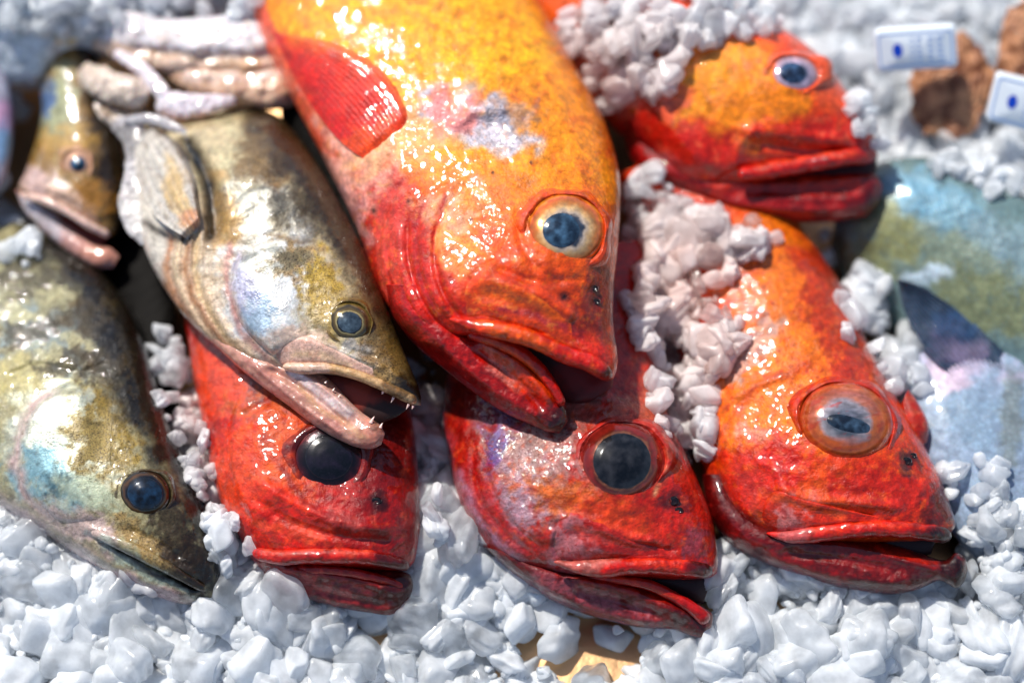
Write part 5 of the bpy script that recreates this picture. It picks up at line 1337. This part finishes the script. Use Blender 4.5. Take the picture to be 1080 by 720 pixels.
# ------------------------------------------------------------------ build everything
build_center()
build_bottom_center()
build_right()
build_bottom_left()
build_top_right()
build_perch_center()
build_perch_left()
build_perch_top()
build_blue()
build_silver()
build_fillet()
oyster(1003, 92, -150, 44, 56, 12, 'brown oyster with frilled layered shell lying under the whole white tag', 3)
oyster(1082, 52, -140, 30, 56, 8, 'brown oyster cut by the right edge above the second tag', 8)
tagobj(966, 52, -95, 43, 22, -4, .0, -.35, 'white plastic tag with a blue dot, the whole one lying on the oyster')
tagobj(1086, 112, -85, 42, 26, 14, -.1, -.3, 'white plastic tag with a blue dot, cut off by the right edge of the picture')

crushed = build_ice()
heap('ice_heap', '', '', [(690, 225, 26, 50, 18, 30, -10), (720, 265, 56, 60, 22, 80, -20), (700, 330, 40, 60, 20, 60, -20), (745, 355, 36, 46, 14, 40, -30), (720, 420, 34, 44, 16, 40, -10), (740, 460, 20, 26, 8, 12, 0), (775, 250, 50, 22, 14, 34, 10)], 11, r=(15, 25))
heap('ice_heap', '', '', [(650, 30, 60, 44, 22, 60, 0), (730, 16, 80, 34, 26, 80, 0), (800, 10, 44, 24, 20, 34, 0), (690, 60, 34, 44, 14, 30, 0), (640, 90, 26, 24, 10, 14, 0)], 12, r=(14, 22))
heap('ice_heap', '', '', [(60, 8, 90, 28, 20, 60, 0), (180, -6, 70, 26, 16, 50, 0), (250, 0, 26, 18, 10, 16, 0)], 13, r=(12, 20))
heap('ice_heap', '', '', [(180, 400, 18, 60, 14, 30, -12), (205, 480, 18, 50, 12, 30, -10), (240, 570, 20, 40, 14, 24, -25), (22, 262, 26, 18, 12, 10, 0)], 14, r=(12, 20))
heap('ice_heap', '', '', [(905, 25, 40, 30, 20, 34, 0), (925, 110, 30, 44, 18, 40, 0), (1000, 165, 50, 18, 16, 24, 20), (1050, 180, 30, 22, 16, 14, 20), (912, 320, 26, 40, 10, 30, 10), (940, 385, 16, 30, 6, 14, -20), (1040, 20, 20, 18, 10, 8, 0)], 15, r=(13, 22))
heap('ice_heap', '', '', [(452, 450, 22, 70, 20, 60, 0), (458, 540, 24, 34, 10, 30, 0)], 16, r=(11, 18), up=34, off=True)
heap('ice_heap', '', '', [(1060, 560, 40, 40, 16, 40, 0), (1030, 500, 40, 30, 6, 14, 0), (965, 390, 14, 40, 6, 10, -20), (1060, 610, 26, 26, 12, 30, 0)], 17, r=(12, 20), off=False)
labels = ['pinkish crushed ice between the gaping redfish and the right one',
          'loose ice over the shoulder of the upper right redfish',
          'blurred white ice over the silver fish in the top left corner',
          'column of ice between the dark-backed pike-perch and the black-eyed redfish',
          'large ice lumps around the oysters and tags at the upper right',
          'shaded pinkish ice in the gap between the two lower redfish',
          'soft pale ice over the belly of the blue-green fish']
for o, l in zip([o for o in COL.objects if o.name.startswith('ice_heap')], labels):
    tag(o, l, 'crushed ice', kind='stuff')
tag([o for o in COL.objects if o.name == 'crushed_ice'][0], 'blue-white crushed ice bed filling the tray around and below all the fish', 'crushed ice', kind='stuff')

# steel tray under the ice
traym = plain('steel_tray_m', (206, 164, 120), .38, metal=1., bump=1.0, bs=45)  # warm base colour puts a golden reflection into the steel
xs = np.linspace(-900, 1980, 30); ys = np.linspace(-700, 1400, 24)
Xg, Yg = np.meshgrid(xs, ys)
mesh_obj('tray', W(Xg, Yg, -70+(Yg-360)*.5-62), grid_faces(24, 30), traym, None, loc=W(540, 360, -150))
tag([o for o in COL.objects if o.name == 'tray'][0], kind='structure')

# ------------------------------------------------------------------ light, camera, render
w = bpy.data.worlds.new('World'); SC.world = w; w.use_nodes = True
nt = w.node_tree; nt.nodes.clear()
out = nt.nodes.new('ShaderNodeOutputWorld'); bg = nt.nodes.new('ShaderNodeBackground'); sky = nt.nodes.new('ShaderNodeTexSky')
sky.sky_type = 'NISHITA'; sky.sun_disc = False
Lc = SUN[0]*R + SUN[1]*U + SUN[2]*(-D); Lc = Lc/np.linalg.norm(Lc)
sky.sun_elevation = math.asin(Lc[2]); sky.sun_rotation = math.atan2(Lc[0], Lc[1])
bg.inputs[1].default_value = SKY
nt.links.new(sky.outputs[0], bg.inputs[0]); nt.links.new(bg.outputs[0], out.inputs[0])
sl = bpy.data.lights.new('sun', 'SUN'); sl.energy = SUNE; sl.angle = math.radians(1.6); sl.color = (1, .95, .87)
so = bpy.data.objects.new('sun', sl); COL.objects.link(so)
so.rotation_euler = Vector([float(v) for v in Lc]).to_track_quat('Z', 'Y').to_euler(); so.location = Vector([float(v) for v in (ORG+Lc*2)])
cd = bpy.data.cameras.new('camera'); cam = bpy.data.objects.new('camera', cd); COL.objects.link(cam)
cam.location = Vector([float(v) for v in CAM]); cam.rotation_euler = Vector([float(v) for v in -D]).to_track_quat('Z', 'Y').to_euler()
cd.lens = LENS; cd.sensor_width = 36; cd.clip_end = 100; cd.clip_start = .01
cd.dof.use_dof = True; cd.dof.focus_distance = DIST-FOC*PX; cd.dof.aperture_fstop = FST; cd.dof.aperture_blades = 0
SC.camera = cam
SC.render.engine = 'CYCLES'
SC.view_settings.view_transform = 'Standard'; SC.view_settings.look = 'None'; SC.view_settings.exposure = EXPO; SC.view_settings.gamma = 1
SC.cycles.use_denoising = True
try: SC.cycles.denoiser = 'OPENIMAGEDENOISE'
except Exception: pass
SC.cycles.max_bounces = 14; SC.cycles.transmission_bounces = 12; SC.cycles.diffuse_bounces = 8; SC.cycles.glossy_bounces = 4
SC.cycles.sample_clamp_indirect = 6; SC.cycles.caustics_reflective = False; SC.cycles.caustics_refractive = True; SC.cycles.blur_glossy = .5
for o in list(bpy.data.objects):
    if '_loc' in o: del o['_loc']
